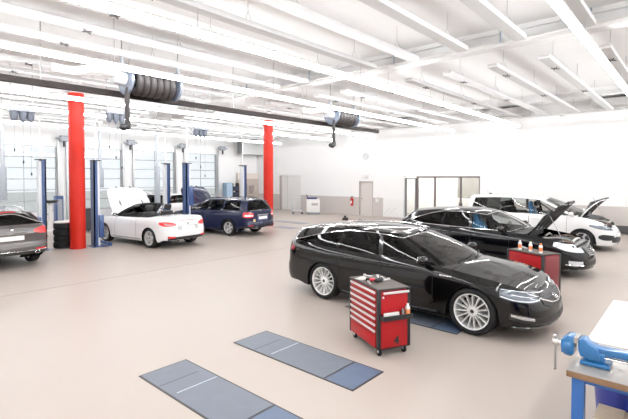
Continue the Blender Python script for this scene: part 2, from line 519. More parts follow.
        for base, tp, n, zone in cols:
            bl = p['bulge']*(1.0 if zone not in ('rear','end') else .6)
            tf = 1.0
            if g.get('taper'):
                xa_, xb_, mn = g['taper']; f = max(0, min(1, (base.x-xa_)/(xb_-xa_))); tf = 1-(1-mn)*f**1.8
            hi_ = win_hi*tf
            vv = lambda v: v if tf == 1 else (v*hi_/win_hi if v <= win_hi else hi_+(v-win_hi)*(1-hi_)/(1-win_hi))
            S.append([base.lerp(tp, vv(v))+n*bl*4*vv(v)*(1-vv(v)) for v in V])
        s.S, s.cols, s.V = S, cols, V
        gl = p.get('glass') or glass('tinted_glass', (.22,.235,.22), .55); gw = p.get('glass_front') or glass('windscreen_glass', (.55,.59,.57), 1.0, 1.75); gr = p.get('glass_rear') or glass('dark_glass', (.05,.05,.052), .5)
        wsI = [i for i, c in enumerate(cols) if c[3] == 'windshield']; rI = [i for i, c in enumerate(cols) if c[3] in ('rear', 'end')]
        for i in range(len(cols)-1):
            z = cols[i][3]
            for j in range(len(V)-1):
                quad = (S[i][j], S[i+1][j], S[i+1][j+1], S[i][j+1])
                vm = (V[j]+V[j+1])/2; inw = win_lo < vm < win_hi
                for sg in (1, -1):
                    key = 'body'
                    if z == 'windshield' and i < wsI[-1] and vm < .96: key = ('win', 'windshield', 0, gw)
                    elif z == 'rear' and rI[0]+1 <= i < len(cols)-1 and .05 < vm < g.get('rhi', .91): key = ('win', 'rear_window', 0, gr)
                    elif z == 'rear' and vm < .96: key = 'tailgate'
                    elif z.startswith('win') and inw: key = ('win', 'side_window', (z, sg), gr if z in g.get('dark', ('win2', 'win3')) else gl)
                    elif z.startswith('B') and inw:
                        i0 = i
                        while cols[i0-1][3] == z: i0 -= 1
                        key = ('pil', i0, sg)
                    put(key, quad, sg)
        # roof
        if p['roof']:
            side = list(range(wsI[-1]+1, rI[0]+1))
            rows = []
            x0, x1 = cols[side[0]][1].x, cols[side[-1]][1].x
            for i in side:
                t_ = cols[i][1]; f = (t_.x-x1)/(x0-x1); bow = hbw*sstep(.55, 1, f)-rbw*(1-sstep(0, .4, f))
                rows.append([Vector((t_.x+bow*(1-u*u), t_.y*u, t_.z+cr*(1-u*u))) for u in [-1+k/nW for k in range(N+1)]])
            rm = MB().grid(rows)
            rm.build('roof', p.get('roofmat', s.paint), s.root)
            if p.get('sunroof'):
                a = MB(); m = len(rows)
                i0, i1 = int(m*.12), int(m*.55)
                a.grid([[v+Vector((0,0,.004)) for v in r[4:N-3]] for r in rows[i0:i1]])
                a.build('glass_roof', mat('pillar_gloss', (.008,.008,.009), .12, coat=.5), s.root)
        # chrome line round the side glass
        if g.get('chrome'):
            names = [i for i, c in enumerate(cols) if c[3].startswith(('win', 'B'))]
            i0, i1 = names[0], names[-1]+1
            jl = min(range(len(V)), key=lambda j: abs(V[j]-win_lo)); jh = min(range(len(V)), key=lambda j: abs(V[j]-win_hi))
            for sg in (1, -1):
                c = MB(); off = Vector((0, .008, 0))
                low = [S[i][jl]+off for i in range(i0, i1+1)]; up = [S[i][jh]+off for i in range(i0, i1+1)]
                fr = [S[i0][j]+off for j in range(jl, jh+1)]
                bk = [S[i1][j]+off for j in range(jl, jh+1)]
                for path in ((up, bk) if g.get('no_low') else (low, up, bk)) + ((fr,) if g.get('chrome_front') else ()):
                    c.tube([(v.x, v.y*sg, v.z) for v in path], g.get('cr', .009), 6)
                c.build('window_trim', mat('chrome', (.86,.86,.87), .08, 1.), s.root)
        if p.get('rails'):
            names = [i for i, c in enumerate(cols) if c[3].startswith(('win', 'B'))]
            for sg in (1, -1):
                c = MB(); pts = []
                for i in names[2:]:
                    t_ = cols[i][1]; pts.append(Vector((t_.x, sg*(t_.y-.05), t_.z+.045)))
                a = pts[0].copy(); a.z -= .04; a.x += .06; b = pts[-1].copy(); b.z -= .04; b.x -= .06
                c.tube([a]+pts+[b], .014, 8)
                c.build('roof_rail', p['rails'], s.root)
    def seams(s):
        dark = mat('seam_dark', (.004,.004,.004), .8)
        p = s.P
        for k, (d0, d1) in enumerate(p['doors']):
            for sg in (1, -1):
                m = MB(); zl = p['z0']+.1*(s.zT(d0)-p['z0'])
                def col(x):
                    w = s.wx(x); z0 = s.zb(x); zt = s.zT(x); z0 = z0+.1*(zt-z0)
                    return [s.pt(w, z0+(zt-z0)*t/10, .0005, sg) for t in range(11)]
                m.tube(col(d0), .004, 4); m.tube(col(d1), .004, 4)
                m.tube([s.pt(s.wx(d0+(d1-d0)*t/8), s.zb(d0+(d1-d0)*t/8)+.1*(s.zT(d0+(d1-d0)*t/8)-s.zb(d0+(d1-d0)*t/8)), .0005, sg) for t in range(9)], .004, 4)
                o = s.dn.get((k, sg)); par = o if o else s.root
                m.build('door_gap', dark, par)
                # handle
                xh = d1+.17 if k == 0 else d1+.17
                zh = s.zT(xh)-p.get('hdrop', .13)
                hm = MB()
                pts = [s.pt(s.wx(xh+t*.2-.06), zh+.004*t, .006+.03*math.sin(PI*min(1, max(0, t))), sg) for t in (0,.12,.3,.5,.7,.88,1)]
                hm.tube(pts, [.009,.013,.014,.014,.014,.013,.009], 8)
                hm.build('door_handle', p.get('handle', s.paint), par)
        # mirrors
        if p.get('mirror', True):
            xm = p['xcowl']-p.get('mirx', .12)
            for sg in (1, -1):
                b = s.pt(s.wx(xm), s.zT(xm)-.01, 0, 1); m = MB()
                c = Vector((b.x-.02, b.y+.14, b.z+.09))
                m.sphere((c.x, sg*c.y, c.z), .1, 16, sq=(.75, 1.15, .72))
                m.tube([(b.x, sg*(b.y-.02), b.z+.0), (c.x+.02, sg*(c.y-.05), c.z-.05)], [.035,.03], 8)
                o = m.build('wing_mirror', p.get('mirmat', s.paint), s.root)
                g = MB(); M = Matrix.Translation((c.x-.068, sg*c.y, c.z)) @ Matrix.Scale(.62, 4, (0,0,1))
                g.lathe([(0,0),(.085,0),(.085,-.008),(0,-.008)], 20, M @ Matrix.Rotation(-PI/2, 4, 'Y'))
                g.build('mirror_glass', mat('mirror', (.8,.82,.84), .02, 1.), o)
    def inside(s):
        p = s.P; ix = p['xcowl']
        dk = mat('interior_black', (.018,.018,.019), .7); sm = p.get('seatmat', mat('seat_cloth', (.03,.03,.032), .85))
        fl = MB(); fl.box(-s.wb/2-.6, ix-.1, -.7, .7, .3, .36)
        for sg in (1,-1): fl.box(s.xt+.3, ix-.1, sg*.74, sg*.78, .34, s.zT(0)-.08)
        fl.box(s.xt+.18, -s.wb/2+.25, -.68, .68, .36, s.zT(-s.wb/2)-.16)
        fl.build('cabin_tub', dk, s.root)
        d = MB(); zc = s.zT(ix)
        d.tube([(ix-.12, -.72, zc-.07), (ix-.10, 0, zc-.03), (ix-.12, .72, zc-.07)], .12, 12)
        d.box(ix-.25, ix+.1, -.7, .7, zc-.3, zc-.07); d.box(ix-.3, ix-.16, .2, .55, zc-.1, zc-.01)
        d.build('dashboard', dk, s.root, bevel=.02)
        sw = MB(); M = Matrix.Translation((ix-.48, .37, zc-.02)) @ Matrix.Rotation(math.radians(-65), 4, 'Y')
        sw.tube([M @ Vector((.185*math.cos(a), .185*math.sin(a), 0)) for a in [2*PI*k/24 for k in range(24)]], .015, 8, closed=True)
        sw.tube([M @ Vector((-.18,0,0)), M @ Vector((0,0,-.03)), M @ Vector((.02,.18,0))], .015, 6); sw.tube([M @ Vector((0,-.18,0)), M @ Vector((0,0,-.03)), M @ Vector((0,0,-.25))], .02, 6)
        sw.build('steering_wheel', dk, s.root)
        sx = p.get('seatx', ix-1.0)
        zs = p.get('seatz', .0)
        blue = mat('cover_blue', (.12,.45,.85), .35)
        rows = [(sx, (.37, -.37), .25)]
        if not p.get('two'): rows.append((sx-.88, (.45, 0, -.45), .27))
        for x, ys, hw in rows:
            for y in ys:
                cov = p.get('cover') and x == sx and (y > 0) == (p.get('coverside', 1) > 0)
                m = MB()
                M = Matrix.Translation((x-.18, y, .52+zs)) @ Matrix.Rotation(math.radians(-14), 4, 'Y')
                m.box(x-.2, x+.28, y-hw*.92, y+hw*.92, .36, .54+zs)
                m.box(-.08, .06, -hw*.9, hw*.9, -.02, .62, M)
                o = m.build('seat', sm, s.root, bevel=.04)
                h = MB(); h.box(-.06, .05, -.13, .13, .67, .86, M)
                if cov:
                    k = MB(); k.box(-.11, .10, -hw*.98, hw*.98, .02, .66, M); k.box(-.075, .065, -.15, .15, .64, .88, M); k.box(x-.12, x+.34, y-hw*.98, y+hw*.98, .5+zs, .57+zs); k.build('seat_cover', blue, o, bevel=.03); h.cyl(M @ Vector((0,-.06,.6)), M @ Vector((0,-.06,.7)), .008, 6); h.cyl(M @ Vector((0,.06,.6)), M @ Vector((0,.06,.7)), .008, 6)
                h.build('headrest', sm, o, bevel=.035)
    # overlays that follow the skin
    def patch(s, ws, zl, zh, sg=1, off=.006, depth=.02, nu=14, nv=5, mb=None):
        mb = mb or MB(); n = len(ws)-1
        I = [k for k in range(n+1)]
        fw, fl, fh = lin(list(zip(I, ws))), pchip(list(zip(I, zl))), pchip(list(zip(I, zh)))
        G = []
        for a in range(nu+1):
            u = n*a/nu; w = fw(u); l, h = fl(u), fh(u)
            G.append([s.pt(w, l+(h-l)*b/nv, off, sg) for b in range(nv+1)])
        D = [[s.pt(fw(n*a/nu), fl(n*a/nu)+(fh(n*a/nu)-fl(n*a/nu))*b/nv, -depth, sg) for b in (0, nv)] for a in range(nu+1)]
        mb.grid(G)
        mb.grid([[r[0] for r in G], [r[0] for r in D]]); mb.grid([[r[-1] for r in G], [r[1] for r in D]])
        for e in (0, -1):
            q = [s.pt(fw(0 if e == 0 else n), (fl(0 if e == 0 else n))+((fh(0 if e == 0 else n))-(fl(0 if e == 0 else n)))*b/nv, -depth, sg) for b in range(nv+1)]
            mb.grid([G[e], q])
        return mb
    def patch2(s, *a, **k):
        mb = MB(); s.patch(*a, sg=1, mb=mb, **k); s.patch(*a, sg=-1, mb=mb, **k); return mb
    def line(s, ws, zs, r, sg=1, off=.01, n=12, mb=None):
        mb = mb or MB(); I = list(range(len(ws))); fw, fz = lin(list(zip(I, ws))), pchip(list(zip(I, zs)))
        mb.tube([s.pt(fw((len(ws)-1)*k/n), fz((len(ws)-1)*k/n), off, sg) for k in range(n+1)], r, 6); return mb
    def plate(s, front, z, name='number_plate', w=.52, h=.11, off=.012):
        W = s.wyf(w/2) if front else s.wyr(w/2)
        e = 0 if front else s.wend
        m = MB(); s.patch([e, W], [z-h/2]*2, [z+h/2]*2, 1, off, .02, mb=m); s.patch([e, W], [z-h/2]*2, [z+h/2]*2, -1, off, .02, mb=m)
        return m.build(name, mat('plate_white', (.85,.85,.83), .4), s.root)
    def ring_badge(s, front, z, r, off=.02, bolt=True, m=None):
        w = 0 if front else s.wend; c = s.pt(w, z, off); d = 1 if front else -1
        c2 = s.pt(w, z+.05, off); tilt = math.atan2(c2.x-c.x, .05)
        M = Matrix.Translation(c) @ Matrix.Rotation(tilt, 4, 'Y') @ Matrix.Rotation(PI/2*d, 4, 'Y')
        b = MB(); b.tube([M @ Vector((r*math.cos(a), r*math.sin(a), 0)) for a in [2*PI*k/28 for k in range(28)]], r*.13, 8, closed=True)
        if bolt:
            # lightning bar across the ring (local -x is up)
            poly = [(-.12,-1.05),(.05,-.1),(-.18,-.1),(.12,1.05),(-.05,.1),(.18,.1)]
            poly = [(x*r, y*r) for x, y in [(-.16,-1.05),(-.16,-.0),(.02,.16),(.16,1.05),(.16,.0),(-.02,-.16)]]
            b.prism(poly, -.004, .006, M)
        return b.build('emblem', m or mat('chrome', (.86,.86,.87), .08, 1.), s.root)
# ------------------------------------------------------------------ the cars
CHROME = mat('chrome', (.86,.86,.87), .08, 1.)
RAILALU = mat('rail_silver', (.75,.75,.76), .22, .9)
BLACKP = mat('paint_black', (.0025,.0023,.0024), .07, coat=.12, spec=.42)
BLACKB = mat('paint_black_blue', (.0025,.0026,.004), .08, coat=.12, spec=.42)
WHITEP = mat('paint_white', (.80,.80,.81), .22, coat=.8)
BLUEP = mat('paint_dark_blue', (.009,.013,.045), .2, coat=.3, spec=.35)
GREYP = mat('paint_warm_grey', (.085,.075,.074), .25, .3, coat=.8)
LENSRED = mat('lamp_red', (.62,.01,.015), .12, coat=1., emit=(1,.03,.03), estr=.12)
LENSDK = mat('lamp_dark_red', (.22,.005,.008), .1, coat=1.)
LENSCL = mat('lamp_clear', (.62,.66,.70), .08, .35, coat=1.)
LENSBK = mat('lamp_housing', (.02,.022,.026), .15, coat=1.)
LENSMD = mat('lamp_smoked', (.13,.15,.175), .12, .4, coat=.6)
LENSWH = mat('lamp_white', (.9,.92,.95), .15, coat=1.)
TRIM = mat('trim_black', (.012,.012,.013), .45)
PIANO = mat('pillar_gloss', (.008,.008,.009), .12, coat=.5)
def headlamp(c, ws, zl, zh, dark=True, bars=()):
    for sg in (1, -1):
        o = c.patch(ws, zl, zh, sg, .005).build('headlight', LENSMD if dark else LENSCL, c.root)
        for k, (bw, bz, r) in enumerate(bars):
            c.line(bw, bz, r, sg, .009).build('light_strip', LENSWH, o)
def exhaust(c, ys, z, w=.09):
    for y in ys:
        m = MB(); p = c.pt(c.wyr(abs(y)), z, .0, 1 if y > 0 else -1)
        m.lathe([(.042,-.1),(.042,.03),(.036,.032),(.034,-.08)], 20, Matrix.Translation(p) @ Matrix.Scale(1.5, 4, (0,1,0)) @ Matrix.Rotation(-PI/2, 4, 'Y'))
        m.build('exhaust_tip', CHROME, c.root)
def wiper(c):
    row = c.H[-1]; m = MB()
    for a, b in ((4, 11), (10, 17)):
        pts = []
        for k in range(a, b):
            f = (k-a)/(b-a); q = row[k]; pts.append(q+Vector((-.02-.12*f*.6, 0, .022+.075*f*.6)))
        m.tube(pts, .008, 5)
    m.build('wiper', TRIM, c.root)

# --- black estate in the foreground
hero = Car('station_wagon', 'glossy black estate car with silver multi-spoke wheels and closed bonnet, beside the numbered trolley', (7.06, 3.84, 0), -PI/2,
    wb=2.829, fo=.965, ro=1.17, hw=.925, paint=BLACKP, R=.345, wheel='multi', rimR=.262, arch=.378, xcowl=.92, hcrown=.05, ridge=.004, cbow=.24, crownr=.06, mirx=.2,
    zT=[(2.38,.655),(2.28,.69),(2.1,.742),(1.8,.812),(1.4,.872),(.92,.925),(0,.955),(-1.2,.985),(-2.0,1.03),(-2.6,1.03)],
    crease=[(.78,.9,-2.3,.012),(.42,.95,-.95,.02)], hdrop=.115, doors=[(.82,-.14),(-.15,-1.02)],
    gh=dict(k=[('A',.92,.06),('win1',.78,-.06),('B',-.12,-.24),('win2',-.2,-.31),('C',-1.10,-.98),('win3',-1.17,-1.04),('D',-2.25,-2.12),('end',-2.4,-2.32)], taper=(-1.0,-2.22,.12), no_low=True, cr=.008, hbow=.12,
        yr=[(.06,.56),(-.4,.60),(-1.2,.585),(-2.32,.50)], zr=[(.06,1.305),(-.25,1.345),(-.6,1.36),(-1.3,1.34),(-2.1,1.265),(-2.32,1.235)], chrome=True, chrome_front=False, dark=('win3','win2')),
    rails=RAILALU).build()
c = hero
yb = c.wyf
headlamp(c, [yb(.50), yb(.66), c.wx(2.02), c.wx(1.80)], [.575,.565,.58,.635], [.665,.695,.728,.75], True,
    bars=[([yb(.52), yb(.66), c.wx(2.02), c.wx(1.82)], [.59,.583,.60,.645], .008), ([yb(.52), yb(.66), c.wx(2.02), c.wx(1.82)], [.66,.69,.722,.742], .004), ([yb(.58), c.wx(2.1), c.wx(1.95)], [.63,.65,.68], .005)])
g = c.patch2([0, yb(.3), yb(.46)], [.45,.47,.53], [.64,.635,.62], off=.012).build('grille', mat('grille_black', (.01,.01,.01), .35, bump=.6, bscale=120), c.root)
m = MB()
for sg in (1, -1): c.line([0, yb(.2), yb(.46), yb(.52)], [.515,.525,.59,.615], .011, sg, .022, mb=m)
m.build('chrome_wing', CHROME, g)
for z in (.485, .52, .55, .585, .61):
    m = MB()
    for sg in (1, -1): c.line([0, yb(.2+.2*(z-.45)/.2)], [z, z], .005, sg, .016, mb=m)
    m.build('grille_bar', mat('bar_grey', (.12,.12,.125), .25, .8), g)
c.ring_badge(True, .565, .055, .026)
c.patch2([0, yb(.4), yb(.62)], [.27,.27,.30], [.37,.37,.36], off=.006).build('lower_intake', TRIM, c.root)
for sg in (1, -1):
    o = c.patch([yb(.60), yb(.76), c.wx(1.93)], [.29,.30,.34], [.36,.40,.43], sg, .006).build('fog_lamp_surround', TRIM, c.root)
    c.patch([yb(.66), yb(.78), c.wx(1.95)], [.325,.35,.385], [.362,.395,.415], sg, .016).build('fog_lamp_trim', mat('chrome_satin', (.85,.85,.86), .25, .9), o)
m = MB()
for sg in (1, -1): c.line([0, yb(.5), yb(.75), c.wx(1.95)], [.215,.215,.22,.23], .014, sg, .012, mb=m)
m.build('front_splitter', PIANO, c.root)
for sg in (1, -1):
    c.patch([c.wx(-2.18), c.wyr(.84), c.wyr(.62), c.wyr(.45)], [.86,.84,.83,.85], [.93,.955,.955,.94], sg, .006).build('tail_light', LENSDK, c.root)
    m = c.line([c.wx(.9), c.wx(0), c.wx(-.95)], [.25,.245,.25], .014, sg, .008); m.build('sill_trim', TRIM, c.root)
    m = MB(); p = c.pt(c.wx(1.02), .815, .004, sg)
    c.line([c.wx(1.12), c.wx(.93)], [.815,.815], .011, sg, .004, mb=m); m.build('wing_badge', mat('chrome_satin', (.85,.85,.86), .25, .9), c.root)
c.plate(False, .78); exhaust(c, (.5, -.5), .3); wiper(c)
# reflections inside: phone holder etc. not shown

# --- second black estate, bonnet open
mid = Car('station_wagon', 'black estate car with bonnet propped open, between the front black estate and white people carrier', (11.80, 4.08, 0), -PI/2,
    wb=2.737, fo=.97, ro=1.19, hw=.925, paint=BLACKB, R=.335, wheel='ten', rimR=.235, arch=.375, xcowl=.74, hoodx=1.02, mirx=.18, cbow=.2, seatx=.1, hcrown=.06, hood=math.radians(57),
    zT=[(2.34,.71),(2.2,.76),(2.0,.815),(1.7,.865),(1.4,.905),(.98,.955),(0,.975),(-1.2,1.0),(-2.0,1.035),(-2.6,1.05)],
    crease=[(.5,.95,-.95,.015)], hdrop=.12, cover=True, coverside=-1, under=(.025,.024,.024), doors=[(.70,-.24),(-.25,-1.06)],
    gh=dict(k=[('A',.74,.0),('win1',.58,-.12),('B',-.22,-.32),('win2',-.3,-.38),('C',-1.06,-.96),('win3',-1.13,-1.02),('D',-2.18,-1.9),('end',-2.32,-2.04)], taper=(-1.1,-2.18,.2), cr=.013,
        yr=[(.0,.56),(-.4,.605),(-1.2,.595),(-2.0,.52)], zr=[(.0,1.38),(-.25,1.42),(-.6,1.44),(-1.3,1.42),(-2.0,1.33)], chrome=True, chrome_front=True, dark=('win3','win2')),
    rails=None, glass=glass('open_window_glass', (.75,.77,.76), .6)).build()
c = mid; yb = c.wyf
headlamp(c, [yb(.50), yb(.68), c.wx(1.95), c.wx(1.66)], [.60,.61,.64,.74], [.715,.76,.80,.83], False)
g = c.patch2([0, yb(.3), yb(.42)], [.50,.52,.60], [.70,.695,.68], off=.012).build('grille', mat('grille_black', (.01,.01,.01), .35, bump=.6, bscale=120), c.root)
for z in (.535, .575, .615, .655, .69):
    m = MB()
    for sg in (1, -1): c.line([0, yb(.18), yb(.36)], [z-.01, z-.008, z+.01], .008, sg, .018, mb=m)
    m.build('grille_bar', CHROME, g)
c.ring_badge(True, .61, .06, .032)
c.patch2([0, yb(.4), yb(.55)], [.28,.28,.31], [.40,.40,.38], off=.006).build('lower_intake', TRIM, c.root)
for sg in (1, -1):
    o = c.patch([yb(.60), yb(.75), c.wx(1.96)], [.33,.335,.36], [.41,.42,.43], sg, .006).build('fog_lamp', LENSCL, c.root)
    c.line([yb(.58), yb(.75), c.wx(1.9)], [.325,.325,.345], .012, sg, .014).build('fog_lamp_trim', CHROME, o)
    c.patch([c.wx(-2.1), c.wyr(.82), c.wyr(.6), c.wyr(.45)], [.84,.82,.82,.84], [.95,.96,.95,.93], sg, .006).build('tail_light', LENSRED, c.root)
m = MB()
for sg in (1, -1): c.line([0, yb(.5), yb(.75), c.wx(1.9)], [.215,.215,.22,.23], .014, sg, .012, mb=m)
m.build('front_splitter', PIANO, c.root)
c.plate(False, .78); wiper(c)

# --- white people carrier by the wall, bonnet open
mpv = Car('people_carrier', 'white people carrier with its bonnet propped open, parked nearest the white end wall', (16.55, 4.1, 0), -PI/2,
    wb=2.84, fo=.90, ro=1.05, hw=.915, paint=WHITEP, R=.335, wheel='five', rimR=.225, arch=.38, xcowl=1.28, hcrown=.08, cbow=.2, hood=math.radians(62), z0=.2,
    zT=[(2.32,.74),(2.22,.80),(2.05,.87),(1.8,.96),(1.5,1.03),(1.28,1.06),(.5,1.06),(-1.2,1.06),(-1.8,1.09),(-2.4,1.10)],
    S=[(0,.05),(.1,.02),(.3,.004),(.5,0),(.7,.004),(.85,.018),(.94,.04),(1,.07)],
    F=[(0,.05),(.1,.02),(.25,.0),(.5,.005),(.65,.02),(.78,.05),(.9,.12),(1,.22)], crownr=.06, hdrop=.13, cover=True, coverside=-1, under=(.03,.032,.04), doors=[(1.0,-.12),(-.13,-1.0)], seatx=.15, seatz=.1,
    gh=dict(k=[('A',1.28,.22),('win0',1.12,.12),('B',.82,-.0),('win1',.72,-.06),('B',-.12,-.2),('win2',-.2,-.28),('B',-1.1,-1.08),('win3',-1.18,-1.16),('D',-2.15,-2.02),('end',-2.34,-2.22)],
        yr=[(.22,.60),(-.4,.65),(-1.2,.645),(-2.22,.59)], zr=[(.22,1.56),(-.2,1.625),(-.7,1.655),(-1.4,1.645),(-2.22,1.59)], chrome=False, dark=('win3',), hi=.88),
    rails=None, glass=glass('open_window_glass', (.75,.77,.76), .6), glass_rear=glass('dark_glass2', (.25,.27,.26)), mirmat=WHITEP).build()
c = mpv; yb = c.wyf
headlamp(c, [yb(.48), yb(.68), c.wx(1.92), c.wx(1.62)], [.66,.67,.70,.78], [.76,.785,.81,.83], True)
for sg in (1, -1):
    c.patch([yb(.3), yb(.6), yb(.75), c.wx(1.9)], [.80,.81,.825,.86], [.815,.83,.845,.87], sg, .006).build('running_light', LENSWH, c.root)
    c.patch([yb(.52), yb(.72), c.wx(1.98), c.wx(1.86)], [.36,.36,.37,.42], [.50,.53,.54,.50], sg, .008).build('bumper_pod', TRIM, c.root)
    c.patch([c.wx(-2.15), c.wyr(.8), c.wyr(.62)], [.92,.9,.92], [1.04,1.06,1.04], sg, .006).build('tail_light', LENSRED, c.root)
c.patch2([0, yb(.4), yb(.6)], [.28,.28,.30], [.46,.46,.42], off=.004).build('lower_intake', TRIM, c.root)
c.plate(True, .5); c.plate(False, .8); wiper(c)
m = MB(); m.sphere((-1.7, 0, 1.70), .03, 8, sq=(2.2,.8,1)); m.tube([(-1.7,0,1.70),(-1.85,0,1.82)], .004, 5); m.build('roof_aerial', TRIM, c.root)

# --- white convertible seen from behind
conv = Car('convertible_car', 'white open-top convertible with its bonnet up, seen from behind left of the dark blue estate', (7.6, 14.7, 0), math.radians(97),
    wb=2.605, fo=.93, ro=.92, hw=.905, paint=WHITEP, R=.325, wheel='pair', rimR=.235, arch=.365, xcowl=.72, hcrown=.06, rear_z=.29, hood=math.radians(62), mirror=True, roof=False, two=True,
    zT=[(2.23,.70),(2.1,.76),(1.8,.83),(1.4,.89),(.72,.94),(0,.955),(-1.0,.985),(-1.6,1.0),(-2.0,.985),(-2.23,.96)],
    Rr=[(0,.10),(.12,.03),(.25,0),(.45,.0),(.55,.015),(.62,.04),(.8,.07),(.92,.11),(1,.17)],
    under=(.03,.03,.032), doors=[(.62,-.62)], seatx=-.25, seatmat=mat('seat_leather_dark', (.03,.028,.028), .5)).build()
c = conv
# windscreen in its frame, rear deck
cow = c.H[-1]; n = len(cow)-1
hdr = [Vector((-.08+.10*(1-(2*k/n-1)**2), (2*k/n-1)*.56, 1.34+.035*(1-(2*k/n-1)**2))) for k in range(n+1)]
MB().grid([[a.lerp(b, v)+Vector((.55,0,.8))*.03*4*v*(1-v) for a, b in zip(cow, hdr)] for v in (0,.2,.4,.6,.8,1)]).build('windshield', glass('windscreen_glass', (.55,.59,.57), 1.0, 1.75), c.root)
m = MB(); m.tube([cow[0]]+[cow[0].lerp(hdr[0], v)+Vector((.55,-.1,.8))*.03*4*v*(1-v) for v in (.2,.4,.6,.8)]+hdr+[cow[-1].lerp(hdr[-1], v)+Vector((.55,.1,.8))*.03*4*v*(1-v) for v in (.8,.6,.4,.2)]+[cow[-1]], .024, 8)
m.build('windshield_frame', mat('frame_dark', (.03,.03,.032), .3), c.root)
m = MB(); m.cbox((-.02, 0, 1.29), (.02, .24, .06)); m.build('rear_view_mirror', TRIM, c.root, bevel=.008)
W = [w for w in c.W if w > c.wx(-1.22)]; W = [c.wx(-1.22)]+W
dk = []
for w in W:
    q = c.top(w); e = 1-sstep(c.xt+.5, c.xt, q.x); cr = .045*sstep(c.xt, c.xt+.3, q.x)
    dk.append([Vector((q.x, q.y*t, q.z+cr*(1-abs(t)**2.4))) for t in [-1+k/10 for k in range(21)]])
MB().grid(dk).build('rear_deck', WHITEP, c.root)
m = MB()
for sg in (1, -1): c.line([c.wx(.66), c.wx(0), c.wx(-1.2)], [c.zT(.66)+.004, c.zT(0)+.004, c.zT(-1.2)+.004], .014, sg, -.005, mb=m)
m.build('belt_seal', TRIM, c.root)
m = MB(); m.box(-1.0, -.72, -.6, .6, .4, .62); m.box(-1.12, -1.0, -.6, .6, .4, .92); m.build('rear_bench', mat('seat_leather_dark', (.03,.028,.028), .5), c.root, bevel=.04)
m = MB(); m.box(-1.25, -1.15, -.68, .68, .4, .97); m.build('cockpit_bulkhead', mat('interior_black', (.018,.018,.019), .7), c.root)
for y in (.37,-.37):
    m = MB(); m.tube(cat([(-1.08, y-.16, .94), (-1.09, y-.15, 1.04), (-1.1, y, 1.08), (-1.09, y+.15, 1.04), (-1.08, y+.16, .94)], 5), .022, 8); m.build('roll_hoop', TRIM, c.root)
for sg in (1, -1):
    m = MB()
    # raised front quarter glass edge
    b0 = c.top(c.wx(.5)); m.tube([Vector((b0.x, sg*b0.y, b0.z)), Vector((.12, sg*.68, 1.17)), Vector((-.08, sg*.58, 1.32))], .012, 6); m.build('quarter_glass_frame', TRIM, c.root)
yr_ = c.wyr
for sg in (1, -1):
    o = c.patch([c.wx(-1.80), yr_(.80), yr_(.62), yr_(.46)], [.80,.735,.725,.75], [.865,.88,.86,.80], sg, .008).build('tail_light', LENSRED, c.root)
    c.patch([c.wx(-2.0), yr_(.7)], [.79,.76], [.83,.82], sg, .014, nu=6).build('tail_light_lens', LENSDK, o)
    c.patch([yr_(.74), yr_(.52)], [.36,.36], [.41,.41], sg, .012).build('rear_reflector', LENSRED, c.root)
c.patch2([c.wend, yr_(.5), yr_(.74)], [.295,.295,.295], [.39,.39,.43], off=.008).build('rear_diffuser', TRIM, c.root)
c.patch2([c.wend, yr_(.3), yr_(.42)], [.60,.60,.62], [.74,.74,.72], off=.006).build('plate_recess', mat('recess_grey', (.45,.45,.46), .4), c.root)
c.plate(False, .67, off=.02)
m = MB(); 
for sg in (1,-1): c.line([c.wend, yr_(.45)], [.90,.895], .007, sg, .012, mb=m)
m.build('high_brake_light', LENSDK, c.root)
m = MB(); p = c.pt(c.wend, .80, .012); m.sphere(p, .045, 10, sq=(.3, .8, 1)); m.build('emblem', CHROME, c.root)
exhaust(c, (.42,), .27)
m = MB()
for sg in (1, -1): c.line([c.wx(.8), c.wx(-.85)], [.27,.27], .02, sg, .0, mb=m)
m.build('sill_trim', mat('sill_grey', (.3,.3,.31), .5), c.root)

# --- dark blue estate seen from behind
blue = Car('station_wagon', 'dark blue estate car with raised bonnet, parked in front of the second red column', (11.07, 15.3, 0), math.radians(99.8),
    wb=2.754, fo=.95, ro=1.10, hw=.905, paint=BLUEP, R=.325, wheel='five', rimR=.225, arch=.365, xcowl=.9, hcrown=.06, hood=math.radians(66),
    zT=[(2.32,.70),(2.2,.76),(1.9,.83),(1.4,.90),(.9,.945),(0,.965),(-1.2,.985),(-2.0,1.0),(-2.5,1.0)],
    Rr=[(0,.06),(.1,.01),(.25,0),(.38,.0),(.43,.03),(.5,.05),(.75,.055),(.9,.07),(1,.085)], under=(.03,.03,.034),
    rear_z=.34, plan_r=[(.70,.915),(.34,.89),(.14,.82),(.055,.68),(.015,.42),(0,0)], doors=[(.8,-.16),(-.17,-1.0)],
    gh=dict(k=[('A',.9,.1),('win1',.80,.0),('B',-.14,-.24),('win2',-.23,-.32),('C',-1.0,-1.0),('win3',-1.08,-1.08),('D',-1.92,-1.82),('end',-2.2,-2.12)],
        yr=[(.1,.56),(-.4,.61),(-1.2,.605),(-2.12,.57)], zr=[(.1,1.36),(-.3,1.415),(-.7,1.43),(-1.4,1.42),(-2.12,1.375)], chrome=False, dark=('win3',), rbow=.03),
    rails=TRIM).build()
c = blue; yr_ = c.wyr
for sg in (1, -1):
    o = c.patch([c.wx(-2.12), yr_(.84), yr_(.7), yr_(.56)], [.78,.74,.74,.77], [.93,.95,.94,.90], sg, .008).build('tail_light', LENSRED, c.root)
    c.patch([c.wx(-2.2), yr_(.72), yr_(.58)], [.80,.79,.80], [.845,.84,.84], sg, .014).build('reversing_light', LENSWH, o)
    c.patch([yr_(.78), yr_(.62)], [.42,.42], [.45,.45], sg, .012).build('rear_reflector', LENSRED, c.root)
c.patch2([c.wend, yr_(.6), c.wx(-2.0)], [.345,.345,.345], [.41,.41,.41], off=.008).build('lower_bumper', TRIM, c.root)
c.patch2([c.wend, yr_(.34)], [.60,.60], [.80,.80], off=.002).build('plate_recess', mat('recess_blue', (.04,.055,.14), .35), c.root)
m = MB()
